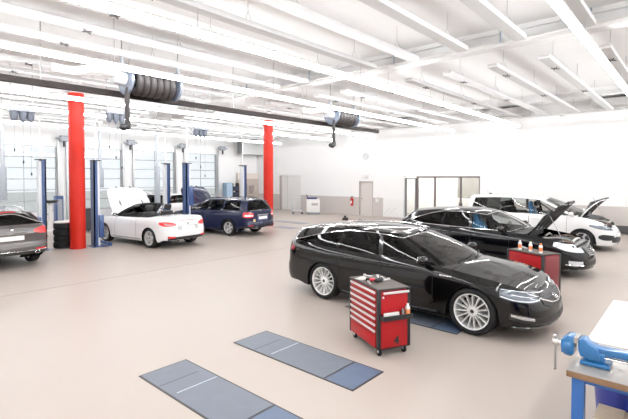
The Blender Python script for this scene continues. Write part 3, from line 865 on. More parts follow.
for sg in (1, -1): c.line([c.wend, yr_(.34)], [.825,.825], .015, sg, .012, mb=m)
m.build('boot_trim', CHROME, c.root)
c.plate(False, .71, off=.016); exhaust(c, (.45,), .33)
m = MB(); p0 = [c.pt(yr_(.58), z, .014, 1) for z in (.58,.68)]; p1 = [c.pt(yr_(.47), z, .014, 1) for z in (.58,.68)]
m.add([p0[0], p0[1], p1[1], p1[0]], [(0,1,2,3)]); m.build('round_sticker', mat('sticker_yellow', (.75,.55,.25), .5), c.root)

# --- grey estate cut by the left edge
grey = Car('station_wagon', 'warm grey estate car seen from behind, with a white number plate and twin exhausts', (2.78, 15.02, 0), math.radians(95),
    wb=2.80, fo=.95, ro=1.06, hw=.925, paint=GREYP, R=.34, wheel='five', rimR=.235, arch=.38, xcowl=.95, hcrown=.06,
    rear_z=.37, zT=[(2.35,.72),(2.2,.77),(1.9,.84),(1.4,.90),(.95,.96),(0,.99),(-1.2,1.03),(-2.0,1.09),(-2.5,1.10)],
    Rr=[(0,.07),(.1,.02),(.25,0),(.4,.0),(.46,.025),(.55,.035),(.7,.03),(.86,.05),(1,.11)],
    plan_r=[(.75,.92),(.36,.89),(.16,.82),(.07,.68),(.02,.42),(0,0)], doors=[(.85,-.14),(-.15,-1.02)],
    gh=dict(k=[('A',.95,.15),('win1',.84,.05),('B',-.12,-.22),('win2',-.21,-.3),('C',-1.02,-1.0),('win3',-1.1,-1.08),('D',-1.95,-1.78),('end',-2.18,-2.0)],
        yr=[(.15,.56),(-.4,.61),(-1.2,.60),(-2.0,.545)], zr=[(.15,1.40),(-.3,1.45),(-.7,1.465),(-1.4,1.45),(-2.0,1.40)], chrome=True, rhi=.82),
    rails=RAILALU).build()
c = grey; yr_ = c.wyr
for sg in (1, -1):
    o = c.patch([c.wx(-2.05), yr_(.84), yr_(.68), yr_(.5)], [.90,.87,.87,.91], [1.04,1.05,1.03,.98], sg, .008).build('tail_light', LENSRED, c.root)
    c.patch([yr_(.78), yr_(.52)], [.46,.46], [.50,.50], sg, .012).build('rear_reflector', LENSRED, c.root)
    m = MB(); S_ = c.S
    idx = [i for i, q in enumerate(c.cols) if q[3] in ('rear','end')]
c.patch2([c.wend, yr_(.7), c.wx(-2.05)], [.375,.375,.375], [.44,.44,.44], off=.006).build('lower_bumper', TRIM, c.root)
m = MB()
for sg in (1, -1): c.line([c.wend, yr_(.5)], [.91,.905], .014, sg, .012, mb=m)
m.build('boot_trim', CHROME, c.root)
m = MB()
for sg in (1, -1): c.line([c.wend, yr_(.6), yr_(.8)], [.455,.455,.46], .012, sg, .012, mb=m)
m.build('bumper_trim', CHROME, c.root)
# bright line arched over the rear window
m = MB(); j = 6
idx = [i for i, q in enumerate(c.cols) if q[3] in ('rear','end')]
for sg in (1, -1):
    pts = []
    for k, i in enumerate(idx[1:]):
        v = .12+.62*sstep(0, 1, k/(len(idx)-2)*1.25); b, t_ = c.cols[i][0], c.cols[i][1]
        q = b.lerp(t_, v)+c.cols[i][2]*(.02*4*v*(1-v)+.012); pts.append((q.x, q.y*sg, q.z))
    m.tube(pts, .012, 6)
m.build('rear_window_trim', CHROME, c.root)
m = MB(); c.patch([c.wend, yr_(.4)], [1.375-.0, 1.375], [1.39,1.39], 1, 0, mb=MB()); t_ = c.cols[-1][1]; m.cbox((t_.x-.03, 0, t_.z-.03), (.02, .36, .02)); m.build('high_brake_light', LENSRED, c.root)
c.plate(False, .79, off=.014); exhaust(c, (.55, -.55), .40)
m = MB(); p = c.pt(c.wend, .99, .012); m.sphere(p, .04, 10, sq=(.3, .9, .9)); m.build('emblem', CHROME, c.root)

# --- far white car behind the lifts
far = Car('hatchback_car', 'white car in the far bay by the roller gates, glimpsed between the blue lift posts', (11.5, 21.2, 0), math.radians(97),
    wb=2.6, fo=.85, ro=.75, hw=.89, paint=WHITEP, R=.31, wheel='five', rimR=.21, arch=.35, xcowl=1.0, hcrown=.06, hood=math.radians(55),
    zT=[(2.15,.72),(2.0,.80),(1.4,.92),(1.0,.96),(0,.98),(-1.2,1.0),(-2.1,1.02)], doors=[(.85,-.12),(-.13,-.9)],
    gh=dict(k=[('A',1.0,.2),('win1',.88,.1),('B',-.1,-.2),('win2',-.18,-.28),('C',-.95,-.95),('win3',-1.02,-1.02),('D',-1.6,-1.5),('end',-1.88,-1.75)],
        yr=[(.2,.56),(-.4,.61),(-1.75,.56)], zr=[(.2,1.42),(-.3,1.47),(-1.0,1.47),(-1.75,1.42)], dark=('win3',)), rails=None).build()
c = far
for sg in (1, -1): c.patch([c.wx(-1.9), c.wyr(.8), c.wyr(.66)], [.80,.78,.80], [1.0,1.0,.98], sg, .008).build('tail_light', LENSRED, c.root)
c.plate(False, .7)
# ------------------------------------------------------------------ the hall
WALLW = mat('wall_white', (.87,.87,.87), .6, noise=.015, nscale=3)
CEILW = mat('ceiling_white', (.95,.95,.95), .7, noise=.02, nscale=2)
FLOORM = mat('floor_epoxy', (.43,.375,.335), .36, noise=.03, nscale=.7, spec=.16, bump=.015, bscale=300)
WAIN = mat('wainscot_grey', (.58,.535,.51), .5, noise=.02, nscale=4)
STEELW = mat('steel_white', (.78,.775,.77), .4)
FRAMEB = mat('frame_brown', (.16,.13,.13), .4)
REDP = mat('column_red', (.50,.016,.006), .45, spec=.3, noise=.04, nscale=6)
LIFTB = mat('lift_blue', (.03,.07,.2), .35, coat=.4)
GREYM = mat('machine_grey', (.34,.36,.40), .5)
DARKM = mat('dark_metal', (.03,.03,.032), .45)
XW, YW, XL, YL, ZC = 21.6, 25.0, -9.0, -7.0, 5.6
def B(*a): return MB().box(*a)

struct('floor', B(XL-.2, XW+4.2, YL-.2, YW+.25, -.2, 0), FLOORM, smooth=0)
struct('ceiling', B(XL-.2, XW+4.2, YL-.2, YW+.25, ZC, ZC+.2), CEILW, smooth=0)
struct('trim_1', B(-6, 12.5, 10.0, 10.012, 0, .0012), mat('joint_dark', (.16,.14,.13), .7), smooth=0)
# end wall with its openings: office glazing, small door, wide door
w = MB(); X0, X1 = XW, XW+.25
w.box(X0, X1, YL, 8.1, 0, ZC); w.box(X0, X1, 12.35, 14.47, 0, ZC); w.box(X0, X1, 15.49, 20.4, 0, ZC); w.box(X0, X1, 22.5, YW+.25, 0, ZC)
w.box(X0, X1, 8.1, 12.35, 2.36, ZC); w.box(X0, X1, 14.47, 15.49, 2.06, ZC); w.box(X0, X1, 20.4, 22.5, 2.44, ZC)
struct('wall_right', w, WALLW, smooth=0)
w = MB()
for a, b in ((YL, 8.1), (13.75, 14.47), (15.49, 20.4), (22.5, YW)): w.box(XW-.012, XW, a, b, .0, 1.1)
struct('trim_2', w, WAIN, smooth=0)
struct('wall_rear', B(XL-.2, XL, YL, YW, 0, ZC), WALLW, smooth=0)
struct('wall_front', B(XL, XW+4, YL-.2, YL, 0, ZC), WALLW, smooth=0)
# gate wall
gates = [(5.0, 7.95), (8.45, 11.35), (12.05, 14.75), (15.45, 17.95)]
gates = [(-1.9, .95), (1.5, 4.45)]+gates
GH = 3.9
w = MB(); w.box(XL, XW+.25, YW, YW+.25, GH, ZC); xs = [XL]+[q for g_ in gates for q in g_]+[XW+.25]
for a, b in zip(xs[::2], xs[1::2]): w.box(a, b, YW, YW+.25, 0, GH)
struct('wall_left', w, WALLW, smooth=0)
PANE = glass('gate_pane', (.93,.95,.96), .5)
GRAIL = mat('gate_rail', (.42,.43,.45), .45)
for i, (a, b) in enumerate(gates):
    root = tag(node('door_%d' % (i+3), None, ((a+b)/2, YW+.06, 0)), kind='structure')
    wd = (b-a)/2; f = MB()
    f.box(-wd, -wd+.07, -.03, .03, 0, GH); f.box(wd-.07, wd, -.03, .03, 0, GH)
    nz = 7
    for k in range(nz+1):
        z = k*GH/nz; f.box(-wd, wd, -.025, .025, max(0, z-.028), min(GH, z+.028))
    f.box(-.012, .012, -.02, .02, 0, GH)
    f.build('gate_frame', GRAIL, root, smooth=0, merge=False)
    B(-wd+.06, wd-.06, -.004, .004, .03, GH-.03).build('gate_pane', PANE, root, smooth=0)
    B(-wd+.07, wd-.07, -.02, .02, .03, GH/nz-.03).build('kick_panel', mat('gate_panel', (.70,.71,.73), .5), root, smooth=0)
    g_ = MB()
    for sx in (-wd-.04, wd+.04): g_.box(sx-.05, sx+.05, -.2, -.07, 0, GH+.35)
    g_.build('guide_track', mat('track_grey', (.55,.56,.57), .4, .5), root, smooth=0)
for x in (8.2, 11.7, 15.1, 18.2):
    t = thing('gate_motor', 'dark gate drive bolted to the pillar between two roller gates, under the ceiling', 'motor', (x, 24.62, 4.2), 0, 'gate drives above the pillars')
    B(-.2, .2, -.1, .14, -.02, .28).build('gearbox', GREYM, t, bevel=.03)
    B(-.15,.15,.14,.375,.05,.2).build('wall_mount', GREYM, t)
    MB().cyl((-.4, .0, .12), (.4, .0, .12), .04).build('spring_shaft', GREYM, t)
    MB().cyl((-.02, -.02, -.0), (-.02, -.02, -.3), .06).build('motor_body', DARKM, t)
# office behind the glazing
struct('wall_back', B(XW+3.4, XW+3.6, 6.0, 14.4, 0, 3.0), WALLW, smooth=0)
struct('partition_side', MB().box(XW+.25, XW+3.4, 6.0, 6.15, 0, 3.0).box(XW+.25, XW+3.4, 14.2, 14.35, 0, 3.0), WALLW, smooth=0)
struct('ceiling_office', B(XW+.25, XW+3.6, 6.0, 14.35, 3.0, 3.1), CEILW, smooth=0)
tag(B(XW+.8, XW+3.0, 7.5, 13.5, 2.9, 2.98).build('office_ceiling_light', mat('office_light', (1,1,1), .5, emit=(1,.98,.95), estr=6), smooth=0), 'bright ceiling light panel inside the glazed office', 'light')
win = tag(node('window_1', None, (XW+.1, 10.0, 0)), kind='structure')
f = MB(); f.box(-.06,.06,-1.9,1.62,2.28,2.36); f.box(-.06,.06,-1.9,1.62,0,.07)
for y in (-1.87, -.88, .55, 1.58): f.box(-.06,.06,y-.035,y+.035,0,2.3)
f.build('window_frame', FRAMEB, win, smooth=0, merge=False)
for a, b in ((-1.84,-.92),(-.84,.51),(.59,1.54)): B(-.006,.006,a,b,.07,2.28).build('pane', glass('office_pane', (.95,.96,.95), .25), win, smooth=0)
dr = tag(node('door_1', None, (XW+.08, 12.0, 0)), kind='structure')
f = MB(); f.box(-.06,.06,.27,.34,0,2.27); f.box(-.06,.06,-.37,-.29,0,2.27); f.box(-.06,.06,-.3,.3,2.2,2.27)
f.build('door_frame', mat('frame_grey', (.20,.20,.21), .4), dr, smooth=0, merge=False)
B(-.008,.008,-.29,.27,.02,2.2).build('pane', glass('office_pane', (.95,.96,.95), .25), dr, smooth=0)
MB().tube([(-.03,.2,.98),(-.09,.2,.98),(-.09,.06,.98)], .013, 8).build('door_handle', CHROME, dr)
t = thing('office_cupboard', 'low white office cupboard behind the glazing with small dark items on its front', 'cupboard', (XW+2.6, 9.6, 0))
B(-.3,.3,-1.6,.7,0,1.05).build('carcass', STEELW, t, bevel=.01)
for i, (y, z, c_) in enumerate(((-.2,.62,(.12,.14,.14)),(-.45,.4,(.2,.22,.2)),(.45,.75,(.1,.1,.1)),(.25,.35,(.15,.2,.18)),(-1.2,.72,(.1,.1,.12)))):
    B(-.32,-.3,y-.1,y+.1,z-.1,z+.1).build('notice', mat('notice_%d' % i, c_, .6), t, smooth=0)
tag(B(XW+3.36, XW+3.39, 9.3, 10.7, 1.1, 2.3).build('pin_board', mat('board_grey', (.38,.37,.35), .8, noise=.15), smooth=0), 'grey pin board on the office back wall', 'board')
for i, (y, z, w_, h_, c_, nm) in enumerate(((9.05,1.7,.34,.44,(.62,.56,.44),'beige'),(8.6,1.75,.4,.5,(.55,.5,.4),'tan'),(8.2,1.9,.26,.6,(.75,.35,.2),'orange'),(8.75,1.25,.5,.3,(.5,.52,.3),'olive'),(7.85,1.7,.4,.5,(.7,.62,.5),'cream'))):
    tag(B(XW+3.37, XW+3.385, y-w_/2, y+w_/2, z-h_/2, z+h_/2).build('poster', mat('poster_'+nm, c_, .6, noise=.25, nscale=9), smooth=0), nm+' poster on the back wall of the glazed office', 'poster', 'posters in the office')
# small door, wide door
dr = tag(node('door_2', None, (XW+.12, 14.98, 0)), kind='structure')
B(-.02,.03,-.5,.5,0,2.04).build('door_leaf', mat('leaf_beige', (.66,.62,.59), .45), dr, smooth=0)
f = MB(); f.box(-.12,.04,-.51,-.47,0,2.06); f.box(-.12,.04,.47,.51,0,2.06); f.box(-.12,.04,-.5,.5,2.03,2.06); f.build('door_frame', mat('frame_taupe', (.42,.38,.37), .45), dr, smooth=0, merge=False)
MB().tube([(-.02,.40,1.0),(-.07,.40,1.0),(-.07,.28,1.0)], .013, 8).build('door_handle', DARKM, dr)
dr = tag(node('door_9', None, (XW+.12, 21.45, 0)), kind='structure')
B(-.0,.05,-1.05,1.05,0,2.44).build('door_leaf', mat('leaf_white', (.78,.77,.76), .45), dr, smooth=0)
f = MB(); f.box(-.12,.0,.88,1.05,0,2.44); f.build('door_frame', mat('frame_taupe', (.42,.38,.37), .45), dr, smooth=0)
f = MB(); f.box(-.02,.0,.30,.33,0,2.44); f.build('door_seam', mat('seam_grey', (.45,.44,.43), .5), dr, smooth=0)

def wall_thing(name, label, cat_, y, z, rz=0): return thing(name, label, cat_, (XW, y, z))
t = wall_thing('fire_extinguisher', 'red fire extinguisher hung on the grey dado beside the beige door', 'fire extinguisher', 15.95, .55)
MB().lathe([(0,0),(.075,.005),(.08,.05),(.08,.4),(.06,.47),(.025,.5),(0,.5)], 20, Matrix.Translation((-.1,0,0))).build('cylinder_body', mat('extinguisher_red', (.6,.02,.02), .3), t)
MB().cyl((-.1,0,.5),(-.1,0,.55),.022).box(-.16,-.04,-.02,.02,.55,.59).build('valve', DARKM, t)
MB().tube([(-.1,.03,.54),(-.12,.1,.5),(-.13,.1,.25)], .012, 6).build('hose', DARKM, t)
B(-.185,-.17,-.05,.05,.16,.32).build('label', mat('label_white', (.8,.8,.78), .5), t)
B(-.03,0,-.05,.05,.2,.45).build('wall_bracket', DARKM, t)
t = wall_thing('wall_clock', 'round pale wall clock high on the white end wall', 'clock', 15.0, 3.58)
Mx = Matrix.Rotation(-PI/2, 4, 'Y')
MB().lathe([(0,0),(.2,0),(.21,.05),(.19,.06),(.185,.05),(0,.05)], 32, Mx).build('case', mat('clock_grey', (.55,.56,.57), .4), t)
MB().lathe([(0,.05),(.183,.05),(.183,.053),(0,.053)], 32, Mx).build('dial', mat('clock_dial', (.72,.73,.74), .5), t)
MB().box(-.062,-.056,-.008,.008,0,.14).box(-.062,-.056,0,.1,-.007,.007).build('hands', DARKM, t, merge=False)
t = wall_thing('emergency_light', 'small white emergency light above the beige door', 'light', 14.95, 2.3)
B(-.08,-.01,-.16,.16,0,.16).build('housing', STEELW, t, bevel=.01); B(-.012,-.001,-.1,.1,.04,.12).build('wall_mount', STEELW, t)
t = wall_thing('switch_panel', 'small white switch panel on the wall right of the beige door', 'switch', 14.15, .85)
B(-.05,0,-.11,.11,0,.3).build('housing', STEELW, t, bevel=.008); B(-.058,-.05,-.05,.05,.16,.26).build('switch', mat('switch_grey', (.6,.6,.6), .4), t)
t = wall_thing('white_board', 'white panel with faint grey sketches leaning low on the wall left of the office door', 'board', 13.04, 0.02)
B(-.06,-.02,-.68,.68,0,1.03).build('panel', mat('panel_white', (.84,.84,.83), .35), t, smooth=0)
m = MB()
for k in range(9):
    y = -.3+.09*k; z = .18+.1*((k*7) % 4); m.tube([(-.062, y, z), (-.062, y+.12, z+.05), (-.062, y+.2, z-.02)], .006, 4)
m.build('sketch', mat('sketch_grey', (.42,.44,.45), .6), t)

# red columns
for x, y, lb in ((5.35, 15.0, 'round red steel column beside the stack of tyres'), (13.95, 15.3, 'round red steel column just behind the tail of the dark blue estate')):
    t = thing('red_column', lb, 'column', (x, y, 0), 0, 'red columns'); 
    MB().lathe([(0,0),(.232,0),(.232,5.0),(0,5.0)], 40).build('shaft', REDP, t)
    MB().lathe([(.1,5.0),(.16,5.0),(.16,ZC),(.1,ZC)], 24, closed=True).build('upper_shaft', STEELW, t)
    m = MB(); m.lathe([(0,0),(.25,0),(.25,.012),(0,.012)],32); m.build('base_plate', mat('plate_red', (.5,.03,.015), .4), t, bevel=.004)

# light strips, radiant strips, ceiling steel
LAMP = mat('lamp_tube', (1,1,1), .5, emit=(.97,.985,1), estr=45)
for y in (-4.85, -1.35, 1.45, 6.05, 9.1, 13.72, 16.8, 21.4):  # first two rows are unseen, the second added to brighten the right side
    t = thing('strip_light', 'long continuous white strip light hung under the ceiling, running towards the end wall', 'strip light', (0, y, 4.66), 0, 'continuous strip lights')
    B(-8.6, 20.7, -.058, .058, .002, .03).build('lamp_housing', STEELW, t, smooth=0)
    MB().cyl((-8.55,0,-.05), (20.68,0,-.05), .05, 12).build('lamp_tube', LAMP, t)
    for x in (-6, -1, 4, 8.5, 13, 17.5): MB().cyl((x,0,.03), (x,0,.335 if y in (1.45,6.05) else ZC-4.66), .006, 5).build('hanger_rod', mat('rod_grey', (.45,.45,.46), .4, .5), t)
BEAM = mat('strip_white', (.66,.66,.66), .45)
proto = {}
for (xa, xb) in ((-8.6, 9.1), (10.85, 20.9)):
    for k in range(-6, 20):
        y = 2.65+1.15*k
        if (xa, xb) not in proto:
            t = thing('radiant_strip', 'long white radiant heating strip hung on thin rods under the ceiling', 'ceiling strip', (0, y, 5.0), 0, 'white radiant strips')
            MB().box(xa, xb, -.115, .115, 0, .04).box(xa, xb, -.115, -.10, .04, .09).box(xa, xb, .10, .115, .04, .09).build('panel', BEAM, t, smooth=0, merge=False)
            B(xa, xb, -.095, .095, .041, .08).build('insulation', mat('insulation_grey', (.5,.48,.47), .8), t, smooth=0)
            L = xb-xa; n = int(L//3)
            for q in range(n+1): 
                x = xa+.8+q*(L-1.6)/n
                MB().tube([(x,-.1,.09),(x,0,.3),(x,.1,.09)], .005, 4).cyl((x,0,.3),(x,0,ZC-5.0),.005,4).build('hanger_rod', mat('rod_grey', (.45,.45,.46), .4, .5), t)
            for x in ((11.9, 15.6) if xa > 0 else (3.2,)):
                MB().tube([(x-.08,-.05,-.02),(x+.08,.05,-.04)], .014, 6).tube([(x-.05,.08,-.02),(x+.05,-.08,-.04)], .014, 6).build('joint_clamp', mat('clamp_dark', (.10,.09,.09), .5), t)
            proto[(xa, xb)] = t
        else:
            c = copy_tree(proto[(xa, xb)]); c.location = (0, y, 5.0)
for i, x in enumerate((1.2, 10.1, 18.9)):
    struct('ceiling_beam', MB().box(x-.14, x+.14, YL, YW, 5.5, ZC).box(x-.04, x+.04, YL, YW, 5.36, 5.5).box(x-.14, x+.14, YL, YW, 5.31, 5.36), CEILW, smooth=0, merge=False)
t = thing('cable_tray', 'white cable tray crossing the gap between the radiant strips', 'cable tray', (9.75, 0, 5.1))
B(-.15,.15,-6.5,12.5,0,.012).build('tray_floor', STEELW, t, smooth=0)
for x in (-.15, .15): B(x-.006,x+.006,-6.5,12.5,0,.07).build('tray_side', STEELW, t, smooth=0)
for x in (-.08, 0, .07): MB().cyl((x,-6.5,.03),(x,12.5,.03),.016,6).build('cable', mat('cable_grey', (.35,.34,.34), .6), t)
for y in (1.6, 3.3, 6, 9, 12): MB().cyl((.17,y,0),(.17,y,ZC-5.1),.018,6).build('hanger_rod', mat('rod_blue_grey', (.36,.42,.5), .4, .4), t)
t = thing('ceiling_pipe', 'thin white pipe running along the top of the end wall', 'pipe', (21.0, 0, 5.04))
MB().cyl((0,-6.5,0),(0,24.6,0),.035,10).build('pipe_run', mat('pipe_white', (.66,.65,.64), .4), t)
for y in (1.0, 4.5, 8, 11.5, 15, 18.5): B(0,.6,y-.02,y+.02,-.05,-.03).build('pipe_bracket', STEELW, t, smooth=0)
for y in (2.2, 6.9, 12.6):
    t = thing('wall_duct', 'pale duct stub between the ceiling strips and the end wall', 'duct', (21.2, y, 5.2), 0, 'duct stubs over the end wall')
    B(-.3,.35,-1.1,1.1,0,.3).build('duct_box', mat('duct_grey', (.60,.59,.58), .5), t, smooth=0)

# exhaust rail with two hose reels
t = thing('exhaust_rail', 'long dark exhaust extraction rail under the ceiling, in front of the first red column', 'rail', (0, 10.3, 4.28))
B(-8.5, 15.5, -.05, .05, -.07, .06).build('rail_profile', mat('rail_dark', (.030,.024,.023), .6, spec=.15), t, smooth=0)
MB().cyl((15.5,0,0),(15.72,0,0),.085,16).build('rail_end', DARKM, t)
for x in (-6, -1, 3, 8, 11, 14.5): MB().cyl((x,0,.07),(x,0,ZC-4.28),.012,6).build('hanger_rod', mat('rod_grey', (.45,.45,.46), .4, .5), t)
for x0, lb, xh in ((4.66, 'large dark hose reel with grey end discs, right of the first red column', 4.62), (12.25, 'dark hose reel with a grey end disc near the far end of the extraction rail', 11.95)):
    t = thing('hose_reel', lb, 'hose reel', (x0*.985, 9.84, 4.55)); L = 1.22
    n = 150; turns = 6
    MB().tube([(.12+(L-.24)*k/n, .255*math.cos(2*PI*turns*k/n), .255*math.sin(2*PI*turns*k/n)) for k in range(n+1)], .088, 10).build('wound_hose', mat('hose_dark', (.035,.029,.029), .6, noise=.1), t, smooth=60)
    Mx = Matrix.Rotation(PI/2, 4, 'Y')
    for a in (0, L): MB().lathe([(.06,a-.03),(.35,a-.03),(.36,a),(.35,a+.03),(.06,a+.03)], 36, Mx, closed=True).build('end_disc', mat('disc_blue_grey', (.20,.23,.29), .35, .3), t)
    MB().cyl((-.12,0,0),(L+.12,0,0),.06,16).build('axle', GREYM, t)
    MB().cyl((-.3,0,.03),(-.03,0,0),.16,20).build('drive_motor', mat('motor_pale', (.55,.56,.58), .4), t)
    m = MB()
    for x in (-.1, L+.1): m.box(x-.02,x+.02,-.04,.04,-.06,.62)
    m.box(-.12,L+.12,-.04,.04,.58,.62); m.build('bracket', GREYM, t, smooth=0)
    for x in (-.1, L+.1): MB().cyl((x,0,.6),(x,0,ZC-4.55),.012,6).build('hanger_rod', mat('rod_grey', (.45,.45,.46), .4, .5), t)
    d = MB(); d.tube(cat([(-.0,-.1,-.2),(-.03,-.1,-.4),(-.03,-.1,-.7),(-.03,-.1,-1.0)], 8), .055, 10); d.build('drop_hose', mat('hose_dark', (.035,.029,.029), .6), t)
    MB().tube([(-.03,-.1,-.98),(-.03,-.1,-1.08),(-.12,-.1,-1.12),(-.24,-.1,-1.1)], [.07,.08,.085,.07], 12).build('nozzle', DARKM, t)
    MB().tube(cat([(-1.5,.1,.02),(-1.1,.05,.0),(-.7,.0,.12),(-.25,0,.1)], 8), .1, 12).build('flexible_duct', mat('duct_white', (.70,.69,.67), .5), t)
# workshop supply heads with hanging cables
for x, y, z, lb in ((3.83,14.9,4.05,'grey supply head hanging over the grey estate, left of the first red column'), (6.55,14.9,4.28,'grey supply head hanging over the white convertible'), (9.92,14.9,4.02,'grey supply head hanging over the bonnet of the dark blue estate')):
    t = thing('supply_head', lb, 'supply head', (x, y, z), 0, 'supply heads under the ceiling')
    B(-.32,.32,-.16,.16,.18,.30).build('mount_plate', mat('supply_pale', (.34,.36,.41), .4), t, bevel=.02)
    for k, xx in enumerate((-.2, .02, .22)):
        MB().lathe([(0,-.12-.06*(k == 1)),(.05,-.1),(.1,0),(.11,.18),(0,.18)], 16, Matrix.Translation((xx,0,0))).build('cable_reel', mat('supply_grey', (.13,.145,.18), .45), t)
        MB().cyl((xx,0,-.1),(xx,0,-.9-.35*k),.005,5).build('cable', GREYM, t)
        MB().cyl((xx,0,-.9-.35*k),(xx,0,-.99-.35*k),.02,8).build('plug', DARKM, t)
    for xx in (-.28,.28): MB().cyl((xx,0,.3),(xx,0,ZC-z),.014,6).build('hanger_rod', mat('rod_grey', (.45,.45,.46), .4, .5), t)

# two-post lifts
def post(t, x, y, face, H=2.85, lift_z=.35):
    p = node('post', t, (x, y, 0), (0,0,face))    # local +x is the open side
    m = MB(); m.box(-.17,-.13,-.14,.14,0,H); m.box(-.17,-.05,-.14,-.105,0,H); m.box(-.17,-.05,.105,.14,0,H); m.build('column', LIFTB, p, smooth=0, merge=False)
    B(-.10,.03,-.104,.104,.02,H-.03).build('carriage_guide', mat('guide_pale', (.70,.71,.74), .4), p, smooth=0)
    B(-.25,.25,-.28,.28,0,.02).build('base_plate', LIFTB, p, smooth=0)
    B(-.18,.08,-.15,.15,H,H+.03).build('cap', DARKM, p, smooth=0)
    B(-.02,.14,-.16,.16,lift_z,lift_z+.75).build('carriage', LIFTB, p, bevel=.01)
    for s_ in (1, -1):
        a = MB(); a.tube([(.1, s_*.08, .14), (.13, s_*.42, .12)], .05, 8); a.tube([(.13, s_*.42, .12), (.13, s_*.62, .11)], .038, 8); a.cyl((.13,s_*.62,.06),(.13,s_*.62,.17),.06,12)
        a.build('lift_arm', LIFTB, p)
    return p
lifts = [((1.3,15.3),(4.42,15.55),4.25,2.85,'blue two-post lift standing either side of the grey estate', 'a'),
         ((5.98,15.0),(9.09,16.2),4.3,2.85,'blue two-post lift standing either side of the white convertible', 'b'),
         ((9.55,15.2),(13.0,16.1),4.35,2.85,'blue two-post lift standing either side of the dark blue estate', 'c')]
for (xa,ya),(xb,yb_),zt,H,lb,k in lifts:
    t = thing('two_post_lift', lb, 'car lift', (0,0,0), 0, 'blue two-post lifts')
    t.location = (xa, ya, 0)
    post(t, 0, 0, 0, H, .3 if k != 'c' else 1.2); post(t, xb-xa, yb_-ya, PI, H, .3)
    dx, dy = xb-xa, yb_-ya
    pts = cat([(-.05,0,H),(-.05,0,zt-.4),(-.02,0,zt-.12),(.22,.02,zt),(dx*.3,dy*.3,zt),(dx*.7,dy*.7,zt),(dx-.22,dy-.02,zt),(dx+.02,dy,zt-.12),(dx+.05,dy,zt-.4),(dx+.05,dy,H)], 5)
    MB().tube(pts, .028, 8).build('hose_bridge', mat('bridge_white', (.80,.80,.79), .4), t)
t = thing('lift_post', 'blue lift post with white guides standing behind the white convertible', 'lift post', (6.3, 19.7, 0))
B(-.14,.14,-.16,.16,.02,1.55).build('column', LIFTB, t, bevel=.01); B(-.2,.2,-.2,.2,0,.02).build('base_plate', LIFTB, t); B(-.09,.09,-.17,-.16,.3,1.4).build('control_panel', GREYM, t)
# grey telescopic hose poles
for x, zl, zm, lb in ((4.02,1.5,2.63,'grey exhaust drop pole at the left edge of the picture'),(7.3,1.9,2.64,'grey exhaust drop pole just right of the first red column'),(9.75,.7,2.75,'grey exhaust drop pole rising behind the white convertible')):
    t = thing('drop_pole', lb, 'drop pole', (x, 18, 0), 0, 'grey exhaust drop poles')
    MB().lathe([(0,zl),(.12,zl),(.125,zl+.04),(.12,zm),(.07,zm+.08),(0,zm+.1)], 18).build('lower_sleeve', mat('pole_grey', (.38,.41,.45), .45), t)
    MB().lathe([(.0,zm),(.065,zm),(.065,4.2),(.03,4.25),(0,4.25)], 14).build('upper_tube', mat('pole_grey_light', (.46,.49,.53), .45), t)
    MB().cyl((0,0,4.2),(0,0,ZC),.015,6).build('hanger_rod', mat('rod_grey', (.45,.45,.46), .4, .5), t)

# stack of tyres by the column
TY = mat('tyre_rubber', (.012,.012,.013), .7, spec=.3)
for k, lb in enumerate(('bottom black tyre of the stack beside the first red column','second black tyre from the bottom of the stack beside the red column','third black tyre from the bottom of the stack beside the red column','topmost black tyre of the stack beside the first red column')):
    t = thing('car_tyre', lb, 'tyre', (5.13+.012*(k % 2), 15.57, .205*k), .4*k, 'tyres stacked by the red column')
    MB().lathe([(.20,.012),(.23,.003),(.28,0),(.305,.02),(.315,.06),(.315,.145),(.305,.185),(.28,.205),(.23,.202),(.20,.193),(.19,.1)], 40, closed=True).build('tread', TY, t)
    MB().lathe([(.195,.03),(.20,.02),(.20,.185),(.195,.175)], 32, closed=True).build('bead_ring', mat('bead_grey', (.1,.1,.105), .6), t)
t = thing('paper_sheet', 'white protective sheet lying on top of the tyre stack', 'sheet', (5.135, 15.57, .8215))
MB().lathe([(0,0),(.29,0),(.30,.02),(.27,.045),(0,.05)], 28).build('folded_sheet', mat('sheet_white', (.8,.79,.77), .8), t)

# back-row equipment
t = thing('tyre_machine', 'white wheeled machine with a dark tray, left of the tyre stack', 'machine', (5.5, 18.1, 0))
B(-.06,.06,-.06,.06,.2,1.35).build('mast', STEELW, t, bevel=.01)
MB().lathe([(0,1.34),(.22,1.36),(.3,1.44),(.28,1.45),(0,1.38)], 24).build('tray', DARKM, t)
B(-.28,.28,-.2,.2,.16,.34).build('chassis', STEELW, t, bevel=.02)
for sx in (-.3,.3): MB().lathe([(0,-.04),(.13,-.04),(.16,-.02),(.16,.02),(.13,.04),(0,.04)], 20, Matrix.Translation((sx,-.15,.16)) @ Matrix.Rotation(PI/2, 4, 'X')).build('wheel', TY, t)
MB().tube([(0,0,.95),(-.2,-.02,.92),(-.3,-.05,.8)], .03, 8).build('drain_arm', GREYM, t)
t = thing('tool_cabinet', 'dark tool cabinet standing beyond the first red column', 'cabinet', (7.15, 19.3, 0), .1)
B(-.32,.32,-.25,.25,.08,1.0).build('carcass', mat('cabinet_dark', (.045,.045,.05), .5), t, bevel=.01)
for k in range(5): B(-.3,.3,-.265,-.25,.14+.165*k,.28+.165*k).build('drawer', mat('drawer_dark', (.07,.07,.075), .45), t)
for sx in (-.26,.26):
    for sy in (-.18,.18): MB().cyl((sx,sy-.02,.04),(sx,sy+.02,.04),.04,12).build('caster', TY, t)
